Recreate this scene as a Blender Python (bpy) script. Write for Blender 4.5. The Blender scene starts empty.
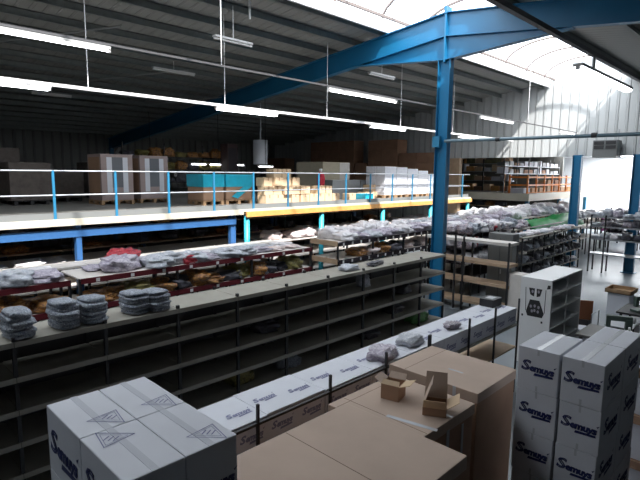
import bpy, bmesh, math, random
from mathutils import Matrix, Vector, noise
random.seed(7)
SC = bpy.context.scene
COL = SC.collection
PI = math.pi
ORD = 'first second third fourth fifth sixth seventh eighth ninth tenth eleventh twelfth thirteenth fourteenth fifteenth sixteenth seventeenth eighteenth nineteenth twentieth'.split()

# ------------------------------------------------------------------ materials
MATS = {}
def mat(name, col, rough=.6, metal=0., var=0., vscale=6., emit=None, es=0., bump=0., bscale=40., spec=.5, coat=0.):
    if name in MATS: return MATS[name]
    m = bpy.data.materials.new(name); m.use_nodes = True
    nt = m.node_tree; p = nt.nodes['Principled BSDF']
    p.inputs['Base Color'].default_value = (*col, 1)
    p.inputs['Roughness'].default_value = rough
    p.inputs['Metallic'].default_value = metal
    p.inputs['Specular IOR Level'].default_value = spec
    p.inputs['Coat Weight'].default_value = coat
    tc = nt.nodes.new('ShaderNodeTexCoord')
    if var > 0:
        n = nt.nodes.new('ShaderNodeTexNoise'); n.inputs['Scale'].default_value = vscale; n.inputs['Detail'].default_value = 4
        nt.links.new(tc.outputs['Object'], n.inputs['Vector'])
        r = nt.nodes.new('ShaderNodeValToRGB')
        r.color_ramp.elements[0].position = .3; r.color_ramp.elements[1].position = .7
        r.color_ramp.elements[0].color = (*[c * (1 - var) for c in col], 1)
        r.color_ramp.elements[1].color = (*[min(1, c * (1 + var)) for c in col], 1)
        nt.links.new(n.outputs['Fac'], r.inputs['Fac']); nt.links.new(r.outputs['Color'], p.inputs['Base Color'])
    if bump > 0:
        n = nt.nodes.new('ShaderNodeTexNoise'); n.inputs['Scale'].default_value = bscale
        nt.links.new(tc.outputs['Object'], n.inputs['Vector'])
        b = nt.nodes.new('ShaderNodeBump'); b.inputs['Strength'].default_value = bump; b.inputs['Distance'].default_value = .02
        nt.links.new(n.outputs['Fac'], b.inputs['Height']); nt.links.new(b.outputs['Normal'], p.inputs['Normal'])
    if emit:
        p.inputs['Emission Color'].default_value = (*emit, 1); p.inputs['Emission Strength'].default_value = es
    MATS[name] = m
    return m

def multi(name, cols, scale, rough=.4, bump=.4, stripes=0.):
    """patchy material of several colours (garments seen through plastic)"""
    if name in MATS: return MATS[name]
    m = bpy.data.materials.new(name); m.use_nodes = True
    nt = m.node_tree; p = nt.nodes['Principled BSDF']; p.inputs['Roughness'].default_value = rough
    tc = nt.nodes.new('ShaderNodeTexCoord'); oi = nt.nodes.new('ShaderNodeObjectInfo')
    add = nt.nodes.new('ShaderNodeVectorMath'); add.operation = 'ADD'
    mul = nt.nodes.new('ShaderNodeVectorMath'); mul.operation = 'SCALE'; mul.inputs['Scale'].default_value = 40
    cx = nt.nodes.new('ShaderNodeCombineXYZ'); nt.links.new(oi.outputs['Random'], cx.inputs[0]); nt.links.new(oi.outputs['Random'], cx.inputs[1])
    nt.links.new(cx.outputs[0], mul.inputs[0]); nt.links.new(tc.outputs['Object'], add.inputs[0]); nt.links.new(mul.outputs[0], add.inputs[1])
    n = nt.nodes.new('ShaderNodeTexNoise'); n.inputs['Scale'].default_value = scale; n.inputs['Detail'].default_value = 3; n.inputs['Distortion'].default_value = .6
    nt.links.new(add.outputs[0], n.inputs['Vector'])
    r = nt.nodes.new('ShaderNodeValToRGB'); cr = r.color_ramp; cr.interpolation = 'LINEAR'
    k = len(cols)
    while len(cr.elements) < k: cr.elements.new(.5)
    for i, c in enumerate(cols):
        cr.elements[i].position = .28 + .44 * i / (k - 1); cr.elements[i].color = (*c, 1)
    nt.links.new(n.outputs['Fac'], r.inputs['Fac']); nt.links.new(r.outputs['Color'], p.inputs['Base Color'])
    n2 = nt.nodes.new('ShaderNodeTexNoise'); n2.inputs['Scale'].default_value = 18; n2.inputs['Distortion'].default_value = 1.5
    nt.links.new(add.outputs[0], n2.inputs['Vector'])
    b = nt.nodes.new('ShaderNodeBump'); b.inputs['Strength'].default_value = bump; b.inputs['Distance'].default_value = .03
    nt.links.new(n2.outputs['Fac'], b.inputs['Height']); nt.links.new(b.outputs['Normal'], p.inputs['Normal'])
    MATS[name] = m
    return m

def ribbed(name, col, axis, period, depth=.03, rough=.5, dark=.8):
    """profiled sheet: ribs running across `axis` of object space, as bump + a slightly darker colour on the ribs"""
    m = bpy.data.materials.new(name); m.use_nodes = True
    nt = m.node_tree; p = nt.nodes['Principled BSDF']; p.inputs['Roughness'].default_value = rough
    p.inputs['Base Color'].default_value = (*col, 1)
    tc = nt.nodes.new('ShaderNodeTexCoord'); sx = nt.nodes.new('ShaderNodeSeparateXYZ')
    nt.links.new(tc.outputs['Object'], sx.inputs[0])
    d = nt.nodes.new('ShaderNodeMath'); d.operation = 'MULTIPLY'; d.inputs[1].default_value = 2 * PI / period
    nt.links.new(sx.outputs[axis], d.inputs[0])
    s = nt.nodes.new('ShaderNodeMath'); s.operation = 'SINE'; nt.links.new(d.outputs[0], s.inputs[0])
    r = nt.nodes.new('ShaderNodeMapRange'); r.inputs['From Min'].default_value = .5; r.inputs['From Max'].default_value = .8
    nt.links.new(s.outputs[0], r.inputs['Value'])
    b = nt.nodes.new('ShaderNodeBump'); b.inputs['Strength'].default_value = 1; b.inputs['Distance'].default_value = depth
    nt.links.new(r.outputs['Result'], b.inputs['Height']); nt.links.new(b.outputs['Normal'], p.inputs['Normal'])
    mx = nt.nodes.new('ShaderNodeMixRGB'); mx.inputs['Color1'].default_value = (*col, 1); mx.inputs['Color2'].default_value = (*[c * dark for c in col], 1)
    nt.links.new(r.outputs['Result'], mx.inputs['Fac']); nt.links.new(mx.outputs[0], p.inputs['Base Color'])
    MATS[name] = m
    return m

M_blue = mat('blue_paint', (.010, .145, .30), .38, var=.06, vscale=2)
M_bluel = mat('rail_blue', (.03, .20, .36), .4)
M_cyan = mat('post_cyan', (.04, .42, .55), .4)
M_bluebeam = mat('beam_blue', (.035, .12, .30), .45)
M_orange = mat('orange_paint', (.72, .36, .11), .5, var=.1)
M_galv = mat('galvanised', (.42, .44, .46), .4, .5)
M_railgrey = mat('rail_grey', (.38, .41, .45), .4, .2)
M_purlin = mat('purlin_steel', (.24, .265, .26), .4, .3, var=.1)
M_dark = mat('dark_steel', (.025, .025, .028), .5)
M_shelfgrey = mat('shelf_grey', (.31, .295, .255), .6, var=.08, vscale=3)
M_white = mat('white_paint', (.80, .81, .82), .45)
M_trunk = mat('trunking_white', (.88, .88, .9), .3)
M_trunkd = mat('trunking_dull', (.16, .16, .17), .5)
M_tube = mat('tube_light', (.9, .9, .9), .4, emit=(.93, .97, 1), es=9)
M_tubeoff = mat('tube_unlit', (.6, .6, .58), .35)
M_fix = mat('fixture_body', (.62, .62, .62), .5)
M_cart = mat('white_carton', (.66, .68, .74), .7, var=.03, vscale=3)
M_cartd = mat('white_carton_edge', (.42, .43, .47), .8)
M_tape = mat('clear_tape', (.52, .54, .58), .2)
M_ink = mat('navy_ink', (.012, .02, .11), .6)
M_inkl = mat('pale_ink', (.17, .18, .34), .7)
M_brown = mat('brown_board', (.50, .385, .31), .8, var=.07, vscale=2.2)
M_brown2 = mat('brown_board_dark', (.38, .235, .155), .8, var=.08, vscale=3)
M_tan = mat('tan_board', (.62, .46, .30), .8, var=.08, vscale=3)
M_tanw = mat('tan_wood', (.50, .36, .24), .7, var=.12, vscale=4)
M_wood = mat('pallet_wood', (.36, .23, .13), .8, var=.15, vscale=8)
M_seam = mat('seam', (.13, .09, .06), .8)
M_red = mat('dark_red_board', (.13, .013, .02), .5)
M_black = mat('black_board', (.02, .014, .02), .6)
M_label = mat('label_white', (.8, .8, .8), .6)
M_lightshelf = mat('pale_shelf', (.68, .64, .60), .6, var=.06)
M_conc = mat('concrete', (.18, .205, .225), .38, var=.12, vscale=.9, bump=.05)
M_deck = mat('deck_board', (.24, .235, .22), .6, var=.1, vscale=1.2)
M_cream = mat('cream_edge', (.62, .58, .48), .5)
M_roof = ribbed('roof_sheet', (.29, .295, .285), 1, .33, .02, .6, .93)
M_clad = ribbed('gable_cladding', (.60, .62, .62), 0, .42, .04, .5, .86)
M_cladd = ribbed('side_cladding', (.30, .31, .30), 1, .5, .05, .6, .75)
M_farwall = mat('far_white_wall', (.85, .85, .85), .6)
M_grey = mat('grey_locker', (.17, .18, .18), .5)
M_turq = mat('turquoise_wrap', (.02, .42, .60), .3, var=.1, bump=.2)
M_green = mat('green_sheet', (.01, .20, .045), .5, var=.2)
M_wrapwhite = mat('stretch_wrap', (.70, .71, .78), .25, var=.06, vscale=5, bump=.3, bscale=12)
M_redc = mat('red_cloth', (.55, .02, .05), .7)
M_teal = mat('teal_crate', (.04, .38, .40), .5)
M_mag = mat('magenta_edge', (.35, .03, .22), .5)
M_glassy = mat('grey_window', (.17, .18, .20), .25)
M_bottle = mat('bottle', (.7, .7, .7), .3)
M_machine = mat('machine_green', (.06, .09, .08), .4)
M_bench = mat('bench_top', (.12, .115, .11), .5)
M_olive = mat('olive_box', (.20, .2, .10), .7, var=.3, vscale=4)

B_grey = multi('bag_grey', [(.30, .33, .38), (.62, .64, .68), (.40, .43, .50), (.75, .76, .78)], 5)
B_white = multi('bag_white', [(.62, .60, .64), (.85, .83, .85), (.70, .68, .72)], 4)
B_mauve = multi('bag_mauve', [(.36, .33, .42), (.62, .58, .64), (.30, .26, .36), (.7, .68, .7)], 5)
B_pink = multi('bag_pink', [(.70, .52, .50), (.78, .70, .68), (.5, .30, .33)], 5)
B_blue = multi('bag_blue', [(.12, .15, .20), (.48, .52, .58), (.14, .17, .24), (.75, .8, .85)], 9, .3, .9)
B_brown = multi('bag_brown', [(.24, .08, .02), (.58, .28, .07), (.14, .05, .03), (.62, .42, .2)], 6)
B_olive = multi('bag_olive', [(.10, .10, .03), (.30, .26, .08), (.07, .05, .03)], 6)
B_red = multi('bag_red', [(.35, .01, .03), (.55, .05, .07), (.2, .02, .04)], 5)
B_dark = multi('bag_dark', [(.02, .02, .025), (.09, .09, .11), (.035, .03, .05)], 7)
B_mixed = multi('bag_mixed', [(.03, .03, .06), (.6, .5, .48), (.08, .07, .16), (.75, .74, .76), (.3, .06, .08)], 9)
B_green = multi('bag_green', [(.02, .12, .03), (.10, .30, .08), (.03, .08, .03)], 6)

# ------------------------------------------------------------------ mesh builder
class MB:
    def __init__(s): s.bm = bmesh.new()
    def box(s, x0, x1, y0, y1, z0, z1, bev=0., M=None):
        r = bmesh.ops.create_cube(s.bm, size=1)
        vs = r['verts']
        for v in vs:
            v.co = Vector(((x0 + x1) / 2 + v.co.x * (x1 - x0), (y0 + y1) / 2 + v.co.y * (y1 - y0), (z0 + z1) / 2 + v.co.z * (z1 - z0)))
            if M: v.co = M @ v.co
        if bev > 0:
            es = list({e for v in vs for e in v.link_edges})
            bmesh.ops.bevel(s.bm, geom=es, offset=bev, segments=2, affect='EDGES', profile=.6)
        return s
    def bar(s, a, b, w, h=None, up=(0, 0, 1)):
        a = Vector(a); b = Vector(b); h = h or w
        d = (b - a); L = d.length; d.normalize()
        u = Vector(up)
        if abs(d.dot(u)) > .98: u = Vector((1, 0, 0))
        sx = d.cross(u).normalized(); sz = sx.cross(d).normalized()
        M = Matrix(((sx.x, d.x, sz.x, a.x), (sx.y, d.y, sz.y, a.y), (sx.z, d.z, sz.z, a.z), (0, 0, 0, 1)))
        return s.box(-w / 2, w / 2, 0, L, -h / 2, h / 2, 0, M)
    def tube(s, a, b, r, n=10):
        a = Vector(a); b = Vector(b); d = b - a
        q = Vector((0, 0, 1)).rotation_difference(d.normalized()).to_matrix().to_4x4()
        M = Matrix.Translation((a + b) / 2) @ q
        bmesh.ops.create_cone(s.bm, cap_ends=True, segments=n, radius1=r, radius2=r, depth=d.length, matrix=M)
        return s
    def poly_prism(s, pts, y0, y1):      # outline in XZ extruded along Y
        f = [s.bm.verts.new((p[0], y0, p[1])) for p in pts]
        g = [s.bm.verts.new((p[0], y1, p[1])) for p in pts]
        s.bm.faces.new(f[::-1]); s.bm.faces.new(g)
        n = len(pts)
        for i in range(n): s.bm.faces.new((f[i], f[(i + 1) % n], g[(i + 1) % n], g[i]))
        return s
    def quad(s, *p):
        s.bm.faces.new([s.bm.verts.new(q) for q in p]); return s
    def plate(s, pts, t):                # thin solid from a planar outline
        vs = [Vector(p) for p in pts]; n = (vs[1] - vs[0]).cross(vs[2] - vs[0]).normalized() * t
        f = [s.bm.verts.new(v) for v in vs]; g = [s.bm.verts.new(v + n) for v in vs]
        s.bm.faces.new(f[::-1]); s.bm.faces.new(g); k = len(f)
        for i in range(k): s.bm.faces.new((f[i], f[(i + 1) % k], g[(i + 1) % k], g[i]))
        return s
    def mesh(s, name, m, smooth=False):
        bmesh.ops.recalc_face_normals(s.bm, faces=s.bm.faces)
        me = bpy.data.meshes.new(name); s.bm.to_mesh(me); s.bm.free()
        me.materials.append(m)
        if smooth:
            for p in me.polygons: p.use_smooth = True
        return me
    def build(s, name, m, parent=None, smooth=False):
        o = bpy.data.objects.new(name, s.mesh(name, m, smooth)); COL.objects.link(o)
        if parent: o.parent = parent
        return o

def tag(o, label=None, cat=None, group=None, kind=None):
    if label: o['label'] = label
    if cat: o['category'] = cat
    if group: o['group'] = group
    if kind: o['kind'] = kind
    return o
def thing(name, label, cat, loc=(0, 0, 0), rz=0, group=None):
    o = bpy.data.objects.new(name, None); COL.objects.link(o); o.empty_display_size = .1
    o.location = loc; o.rotation_euler = (0, 0, rz)
    return tag(o, label, cat, group)
def dup(root, loc, rz=None, label=None, group=None, scale=None):
    r = root.copy(); COL.objects.link(r); r.location = loc
    if rz is not None: r.rotation_euler = (0, 0, rz)
    if scale: r.scale = scale
    if label: r['label'] = label
    if group: r['group'] = group
    for ch in list(root.children):
        c = ch.copy(); COL.objects.link(c); c.parent = r
        for g in list(ch.children):
            d = g.copy(); COL.objects.link(d); d.parent = c
    return r
def struct(name, mb, m, smooth=False):
    o = mb.build(name, m, None, smooth); o['kind'] = 'structure'; return o

# ------------------------------------------------------------------ camera
R = ((0.71080571, -0.10034904, 0.69619345), (0.70331968, 0.08756189, -0.70546038), (0.00983226, 0.99109181, 0.13281695))
cam_d = bpy.data.cameras.new('camera'); cam = bpy.data.objects.new('camera', cam_d); COL.objects.link(cam)
M4 = Matrix.Identity(4)
for i in range(3):
    for j in range(3): M4[i][j] = R[i][j]
M4.translation = Vector((0, 0, 4.5))
cam.matrix_world = M4
cam_d.sensor_width = 36; cam_d.lens = 499.5 / 640 * 36; cam_d.clip_end = 300; cam_d.clip_start = .05
SC.camera = cam

# ------------------------------------------------------------------ shell
XL, XR, Y0, YG, YF = -32.0, 14.0, -12.0, 27.0, 52.0
RX = -8.3                                   # ridge
def zr(x): return 9.17 - .112 * abs(x - RX)  # top of rafters
SKL, SKR, SKY = -10.3, -6.5, -5.5
struct('floor', MB().box(XL, XR, Y0, YF, -.2, 0), M_conc)
def arc0(t): return ((SKL + SKR) / 2 - (SKR - SKL) / 2 * math.cos(PI * t), zr(SKL) + .35 + .86 * math.sin(PI * t))
def roofpart(x0, x1, y0=Y0, y1=YG):
    z0, z1 = zr(x0) + .22, zr(x1) + .22
    return MB().poly_prism([(x0, z0), (x1, z1), (x1, z1 + .1), (x0, z0 + .1)], y0, y1)
struct('ceiling', roofpart(XL, SKL), M_roof)
struct('ceiling', roofpart(SKR, XR), M_roof)
struct('ceiling', MB().poly_prism([(SKL, zr(SKL) + .22), (RX, zr(RX) + .22), (SKR, zr(SKR) + .22), (SKR, zr(SKR) + .32), (RX, zr(RX) + .32), (SKL, zr(SKL) + .32)], Y0, SKY), M_roof)
struct('wall_skylight_end', MB().poly_prism([arc0(i / 14) for i in range(15)] + [(SKR, zr(SKR) + .2), (SKL, zr(SKL) + .2)], SKY - .1, SKY), M_roof)
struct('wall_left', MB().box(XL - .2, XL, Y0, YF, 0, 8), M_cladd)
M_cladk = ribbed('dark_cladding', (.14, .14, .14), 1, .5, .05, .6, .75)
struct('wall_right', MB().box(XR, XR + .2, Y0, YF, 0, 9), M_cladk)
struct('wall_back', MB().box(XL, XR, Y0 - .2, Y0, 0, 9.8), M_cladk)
# gable wall: full height left of -15.9, hanging panel above 5.45 to the right
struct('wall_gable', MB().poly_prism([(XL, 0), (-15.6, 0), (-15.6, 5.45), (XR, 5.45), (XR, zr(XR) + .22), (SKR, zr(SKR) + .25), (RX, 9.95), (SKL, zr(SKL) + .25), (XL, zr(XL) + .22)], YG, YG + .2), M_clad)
struct('trim_1', MB().box(-15.75, -15.1, YG - .06, YG + .26, 0, 5.45), M_tanw)
# far hall
struct('wall_far', MB().box(XL, XR, YF, YF + .2, 0, 7.5), M_farwall)
struct('ceiling_far', MB().box(XL, -14.5, YG + .2, YF, 6.2, 6.4).box(-14.5, XR, YG + .2, 40, 6.2, 6.4).box(-14.5, XR, 51, YF, 6.2, 6.4).box(4, XR, 40, 51, 6.2, 6.4), M_farwall)
M_sky = mat('rooflight_glow', (.8, .8, .8), .5, emit=(.92, .96, 1), es=9)
struct('window_2', MB().box(-14.5, 4, 40, 51, 6.35, 6.4), M_sky)

# ridge barrel skylight
def skymat():
    m = bpy.data.materials.new('skylight_sheet'); m.use_nodes = True; nt = m.node_tree; nt.nodes.clear()
    out = nt.nodes.new('ShaderNodeOutputMaterial'); e = nt.nodes.new('ShaderNodeEmission'); t = nt.nodes.new('ShaderNodeBsdfTransparent')
    e.inputs['Color'].default_value = (.90, .95, 1, 1); e.inputs['Strength'].default_value = 3.1
    t.inputs['Color'].default_value = (.7, .7, .7, 1)
    a = nt.nodes.new('ShaderNodeAddShader'); nt.links.new(e.outputs[0], a.inputs[0]); nt.links.new(t.outputs[0], a.inputs[1])
    nt.links.new(a.outputs[0], out.inputs['Surface']); return m
M_skyl = skymat()
zc = zr(SKL) + .35
def arc(t):                                  # t 0..1 across
    a = PI * t; return ((SKL + SKR) / 2 - (SKR - SKL) / 2 * math.cos(a), zc + .85 * math.sin(a))
mb = MB(); n = 14
for i in range(n):
    (xa, za), (xb, zb) = arc(i / n), arc((i + 1) / n)
    mb.quad((xa, SKY, za), (xb, SKY, zb), (xb, YG, zb), (xa, YG, za))
sk = struct('window_1', mb, M_skyl)
y = SKY + 1.0; k = 0
rib0 = None
while y < YG:
    mb = MB()
    for i in range(n):
        (xa, za), (xb, zb) = arc(i / n), arc((i + 1) / n)
        mb.bar((xa, y, za - .03), (xb, y, zb - .03), .07, .07, up=(0, 1, 0))
    if rib0 is None:
        rib0 = mb.build('skylight_rib', mat('rib_brown', (.16, .13, .12), .6)); tag(rib0, 'thin curved glazing bar arching across the white ridge skylight', 'glazing bar', 'skylight glazing bars'); ry = y
    else:
        mb.bm.free(); c = rib0.copy(); COL.objects.link(c); c.location = (0, y - ry, 0)
    y += 2.2
for i, (x, s) in enumerate(((SKL, 1), (SKR, -1))):
    o = MB().box(x + s * .045 - .04, x + s * .045 + .04, SKY, YG, zr(x) + .01, zc + .02).build('skylight_kerb', M_white)
    tag(o, ('white upstand along the left edge of the ridge skylight' if i == 0 else 'shaded upstand along the right edge of the ridge skylight'), 'skylight kerb')
    o = MB().box(x + s * .24, x + s * .31, SKY, YG, zc - .02, zc + .06).build('gutter_rail', mat('rib_brown', (.16, .13, .12), .6))
    tag(o, ('thin grey rail running inside the left skylight upstand' if i == 0 else 'thin grey rail running inside the right skylight upstand'), 'rail')

# purlins (run along Y)
def purlin(x, label, group):
    z = zr(x)
    mb = MB().box(-.012, .012, Y0, YG, 0, .2).box(-.012, .07, Y0, YG, 0, .012).box(-.07, .012, Y0, YG, .188, .2)
    o = mb.build('roof_purlin', M_purlin); o.location = (x, 0, z + .005)
    return tag(o, label, 'purlin', group)
x = SKL - .25
while x > XL + .3:
    purlin(x, 'grey steel purlin running under the roof left of the skylight', 'purlins of the left roof slope'); x -= 1.12
x = SKR + .25
while x < 6:
    purlin(x, 'dark steel purlin running under the roof right of the skylight', 'purlins of the right roof slope'); x += 1.9
# wind bracing rods in the left roof
def rod(a, b, r, name, label, cat, m=M_galv, group=None):
    o = MB().tube(a, b, r, 8).build(name, m); return tag(o, label, cat, group)
for i in range(4):
    ya = -1.2 + 3.6 * i; xa = -11.5 - 2.6 * i
    rod((xa, ya + 4.0, zr(xa) - .05), (xa - 5.2, ya, zr(xa - 5.2) - .05), .025, 'bracing_rod', 'thin diagonal bracing rod crossing under the left purlins', 'rod', M_galv, 'roof bracing rods')

# ------------------------------------------------------------------ portal frames
CX, CY = -8.1, 13.4
def portal(Y, main=True):
    t = thing('portal_frame', 'blue steel portal frame with haunched rafter on the central column', 'steel frame', (0, 0, 0))
    D = .66
    def raf(xa, xb, hx, hz):                # from column side xa to far xb
        top = [(xa, zr(xa)), (xb, zr(xb))]
        return MB().poly_prism([(xa, zr(xa)), (xb, zr(xb)), (xb, zr(xb) - D), (xa, zr(xa) - D)], Y - .012, Y + .012)
    for nm, xa, xb in (('left', CX, XL), ('right', CX, XR)):
        w = MB()
        if xa > RX > xb:
            w.poly_prism([(xa, zr(xa)), (RX, zr(RX)), (xb, zr(xb)), (xb, zr(xb) - D), (RX, zr(RX) - D), (xa, zr(xa) - D)], Y - .012, Y + .012)
        else:
            w.poly_prism([(xa, zr(xa)), (xb, zr(xb)), (xb, zr(xb) - D), (xa, zr(xa) - D)], Y - .012, Y + .012)
        rf = w.build('rafter', M_blue, t)
        f = MB().bar((xa, Y, zr(xa) - .01), (xb, Y, zr(xb) - .01), .24, .025)
        f.build('flange', M_blue, rf)
        f = MB().bar((xa, Y, zr(xa) - D), (xb, Y, zr(xb) - D), .24, .025)
        f.build('flange', M_blue, rf)
        hx = xa - 3.5 if nm == 'left' else xa + 3.5
        hb = 7.82
        h = MB().poly_prism([(xa, zr(xa) - D), (hx, zr(hx) - D), (xa, hb)], Y - .012, Y + .012)
        hh = h.build('haunch', M_blue, t)
        MB().bar((xa, Y, hb), (hx, Y, zr(hx) - D - .02), .24, .025).build('haunch_flange', M_blue, t)
    cw = MB().box(CX - .2, CX + .2, Y - .01, Y + .01, 0, 7.85).box(CX - .2, CX - .18, Y - .11, Y + .11, 0, 7.85).box(CX + .18, CX + .2, Y - .11, Y + .11, 0, 7.85)
    c = cw.build('column', M_blue, t)
    MB().box(CX - .28, CX + .28, Y - .2, Y + .2, 0, .03).build('base_plate', M_blue, t)
    MB().box(CX - .025, CX + .025, Y - .13, Y + .13, 7.75, 9.3).box(CX - .04, CX + .04, Y - .15, Y + .15, 9.1, 9.3).build('apex_plate', M_blue, t)
    MB().box(CX - .24, CX - .0, Y - .2, Y - .1, 5.3, 5.62).build('tie_bracket', M_bluel, t)
    return t
portal(CY)
t = thing('side_column', 'dark blue steel column at the far left end of the rafter', 'column')
MB().box(XL + .02, XL + .42, CY - .01, CY + .01, 0, 6.2).box(XL + .4, XL + .42, CY - .11, CY + .11, 0, 6).build('column_shaft', M_blue, t)
MB().bar((XL + .42, CY, 5.3), (XL + 1.6, CY, 5.93), .2, .02).build('column_haunch', M_trunk, t)  # pale colour stands in for light on the bent flange
# horizontal tie tube
t = thing('tie_tube', 'grey horizontal tube bolted to the blue column and running right', 'tube')
MB().tube((CX + .15, CY - .15, 5.47), (6, CY - .15, 5.40), .045, 12).build('tube', mat('tie_grey', (.13, .20, .24), .4, .3), t)
for xx in (-6.3, -3.9): MB().tube((xx - .06, CY - .15, 5.46), (xx + .06, CY - .15, 5.46), .06, 12).build('coupling', M_dark, t)
# gable columns
for i, (x, lab) in enumerate(((-8.5, 'dark blue gable column left of the bright opening'), (-5.9, 'dark blue gable column at the right edge of the bright opening'))):
    t = thing('gable_column', lab, 'column', (x, YG - .35, 0))
    MB().box(-.2, .2, -.01, .01, 0, 5.5).box(-.2, -.18, -.14, .14, 0, 5.5).box(.18, .2, -.14, .14, 0, 5.5).build('column_shaft', M_blue, t)
    MB().box(-.3, .3, -.22, .22, 0, .03).build('base_plate', M_blue, t)

# heater on the gable wall
t = thing('unit_heater', 'grey box-shaped air heater hung on the white gable wall above the opening', 'heater', (-7.2, 26.45, 5.35))
MB().box(-.52, .52, -.35, .35, 0, .8, .02).build('casing', M_grey, t)
mb = MB()
for k in range(2):
    for j in range(2): mb.box(-.46 + .5 * k, -.04 + .5 * k, -.38, -.35, .40 + .2 * j - .0, .55 + .2 * j)
mb.build('grille', M_dark, t)
MB().box(-.48, -.44, -.02, .02, .8, 1.3).box(.44, .48, -.02, .02, .8, 1.3).box(-.5, .5, .3, .5, .6, .7).build('bracket', M_galv, t)

# ------------------------------------------------------------------ lights and trunking
def trunk(x, y0, y1, z, label, m, w=.04, h=.07):
    t = thing('lighting_trunking', label, 'trunking')
    MB().box(x - w, x + w, y0, y1, z, z + h).build('channel', m, t)
    return t
def hanger(x, y, z, label, group):
    o = MB().tube((x, y, z + .03), (x, y, zr(x) + .02), .010, 6).build('hanger_wire', M_trunk); return tag(o, label, 'hanger', group)
def fixture(x, y0, y1, z, lit, label, group=None, hw=.07):
    t = thing('fluorescent_light', label, 'ceiling light', (x, (y0 + y1) / 2, z), 0, group); h = (y1 - y0) / 2
    MB().box(-hw - .01, hw + .01, -h, h, -.05, 0, .006).build('body', M_fix, t)
    MB().box(-hw if lit else -.04, hw if lit else .04, -h + .04, h - .04, -.1 if hw > .05 else -.08, -.05, .008).build('tube', M_tube if lit else M_tubeoff, t)
    MB().box(-.035, .035, -h, -h + .04, -.10, -.05).box(-.035, .035, h - .04, h, -.10, -.05).build('end_cap', M_fix, t)
    return t
ZT = 6.55
ZT1 = 6.3
trunk(-11.97, -3, 26.9, ZT1, 'long white lighting trunking hung over the mezzanine edge', M_trunk)
for i, (a, b) in enumerate(((1.4, 3.8), (8.0, 10.2), (14.7, 16.9), (21.2, 23.5))):
    fixture(-11.97, a, b, ZT1, True, ['lit fluorescent light under the white trunking at the left edge of the photo', 'lit fluorescent light under the white trunking above the white-tented bales',
            'lit fluorescent light under the white trunking above the white wrapped cartons', 'lit fluorescent light under the white trunking right of the blue column'][i], 'lights under the long white trunking')
for y in (4.6, 8.3, 12.4, 16.6, 20.6): hanger(-11.97, y, ZT1, 'thin white suspension wire holding the long white trunking', 'wires of the long white trunking')
trunk(-8.75, -3, 26.9, 6.6, 'thin grey lighting trunking passing behind the blue column', M_trunkd, .018, .035)
for i, (a, b) in enumerate(((.9, 3.75), (9.1, 11.9), (16.9, 19.6), (24.6, 26.6))):
    fixture(-8.75, a, b, 6.58, True, ['lit fluorescent light at the top left corner of the photo', 'lit fluorescent light in front of the blue rafter left of the column',
            'lit fluorescent light right of the blue column below the skylight', 'small distant lit light beside the grey air heater'][i], 'lights of the middle trunking', .035)
for y in (6.0, 14.9, 21): hanger(-8.75, y, 6.6, 'thin suspension wire holding the grey trunking', 'wires of the grey trunking')
trunk(-3.05, -3, 26.9, 6.6, 'dark lighting trunking crossing the top right corner', M_trunkd)
fixture(-3.05, 9.2, 12.4, 6.37, True, 'fluorescent light hung beside the dark trunking under the skylight')
for i, (x, a, b) in enumerate(((-11.4, 7.6, 8.8), (-11.4, 13.9, 15.3), (-16.3, 8.4, 10.0), (-21, 6, 7.4))):
    fixture(x, a, b, 8.0 if x > -20 else 7.4, False, ['unlit fluorescent light high under the roof, top left of the blue rafter', 'unlit fluorescent light seen just under the blue haunch',
            'unlit fluorescent light high above the two window-fronted crates', 'unlit fluorescent light in the darkest left part of the roof'][i])
    hanger(x, (a + b) / 2, 8.0 if x > -20 else 7.4, 'short wire holding an unlit high fluorescent light', 'short wires of the unlit lights')
for i, (x, a, b, z) in enumerate(((-24, 11.6, 12.6, 5.2), (-22, 13.2, 16.4, 4.95), (-19, 15.0, 15.9, 4.85))):
    fixture(x, a, b, z, True, ['small lit lamp in the dark back of the mezzanine above the turquoise bales', 'row of small lit lamps in the dark back of the mezzanine', 'small lit lamp under the pale hanging duct'][i])
    rod((x, (a + b) / 2, z), (x, (a + b) / 2, zr(x)), .012, 'lamp_rod', 'thin rod holding a small lamp at the back of the mezzanine', 'rod', M_dark, 'rods of the back lamps')
# white hanging fitting inside the skylight
rod((-9.2, 15.6, 8.7), (-9.2, 15.6, 10.0), .03, 'skylight_rod', 'short white rod hanging from the ridge skylight right of the column', 'rod', M_white)
rod((-11.2, 8.6, 8.55), (-11.2, 8.6, 9.1), .03, 'roof_rod', 'short white rod hanging from the roof at the top edge of the photo', 'rod', M_white)

# ------------------------------------------------------------------ mezzanine
DX, DZ = -12.0, 3.4
t = thing('mezzanine_platform', 'raised storage deck on blue and cyan posts with an orange edge beam', 'mezzanine')
MB().box(XL + .5, DX, Y0 + .5, 22.6, DZ - .12, DZ).build('deck', M_deck, t)
MB().box(DX, DX + .04, Y0 + .5, 8.9, DZ - .14, DZ + .015).box(DX, DX + .04, 8.9, 22.6, DZ - .06, DZ + .015).build('edge_trim', M_cream, t)
mb = MB().box(DX - .18, DX - .06, -8, 8.7, DZ - .42, DZ - .24)
yy = -1.
mb.build('blue_beam', M_bluebeam, t)
MB().box(DX + .005, DX + .07, 9.0, 22.65, DZ - .22, DZ - .062).build('orange_beam', M_orange, t)
mb = MB().box(-15.4, DX, 22.5, 22.6, DZ - .3, DZ - .12); mb.build('orange_beam', M_orange, t)
for y in (-3, 4.26): MB().box(DX - .24, DX - .08, y - .06, y + .06, 0, DZ - .12).build('blue_post', M_bluebeam, t)
MB().box(DX - .26, DX - .12, 8.55, 8.72, 0, DZ - .12).build('blue_post', M_bluebeam, t)
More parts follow.
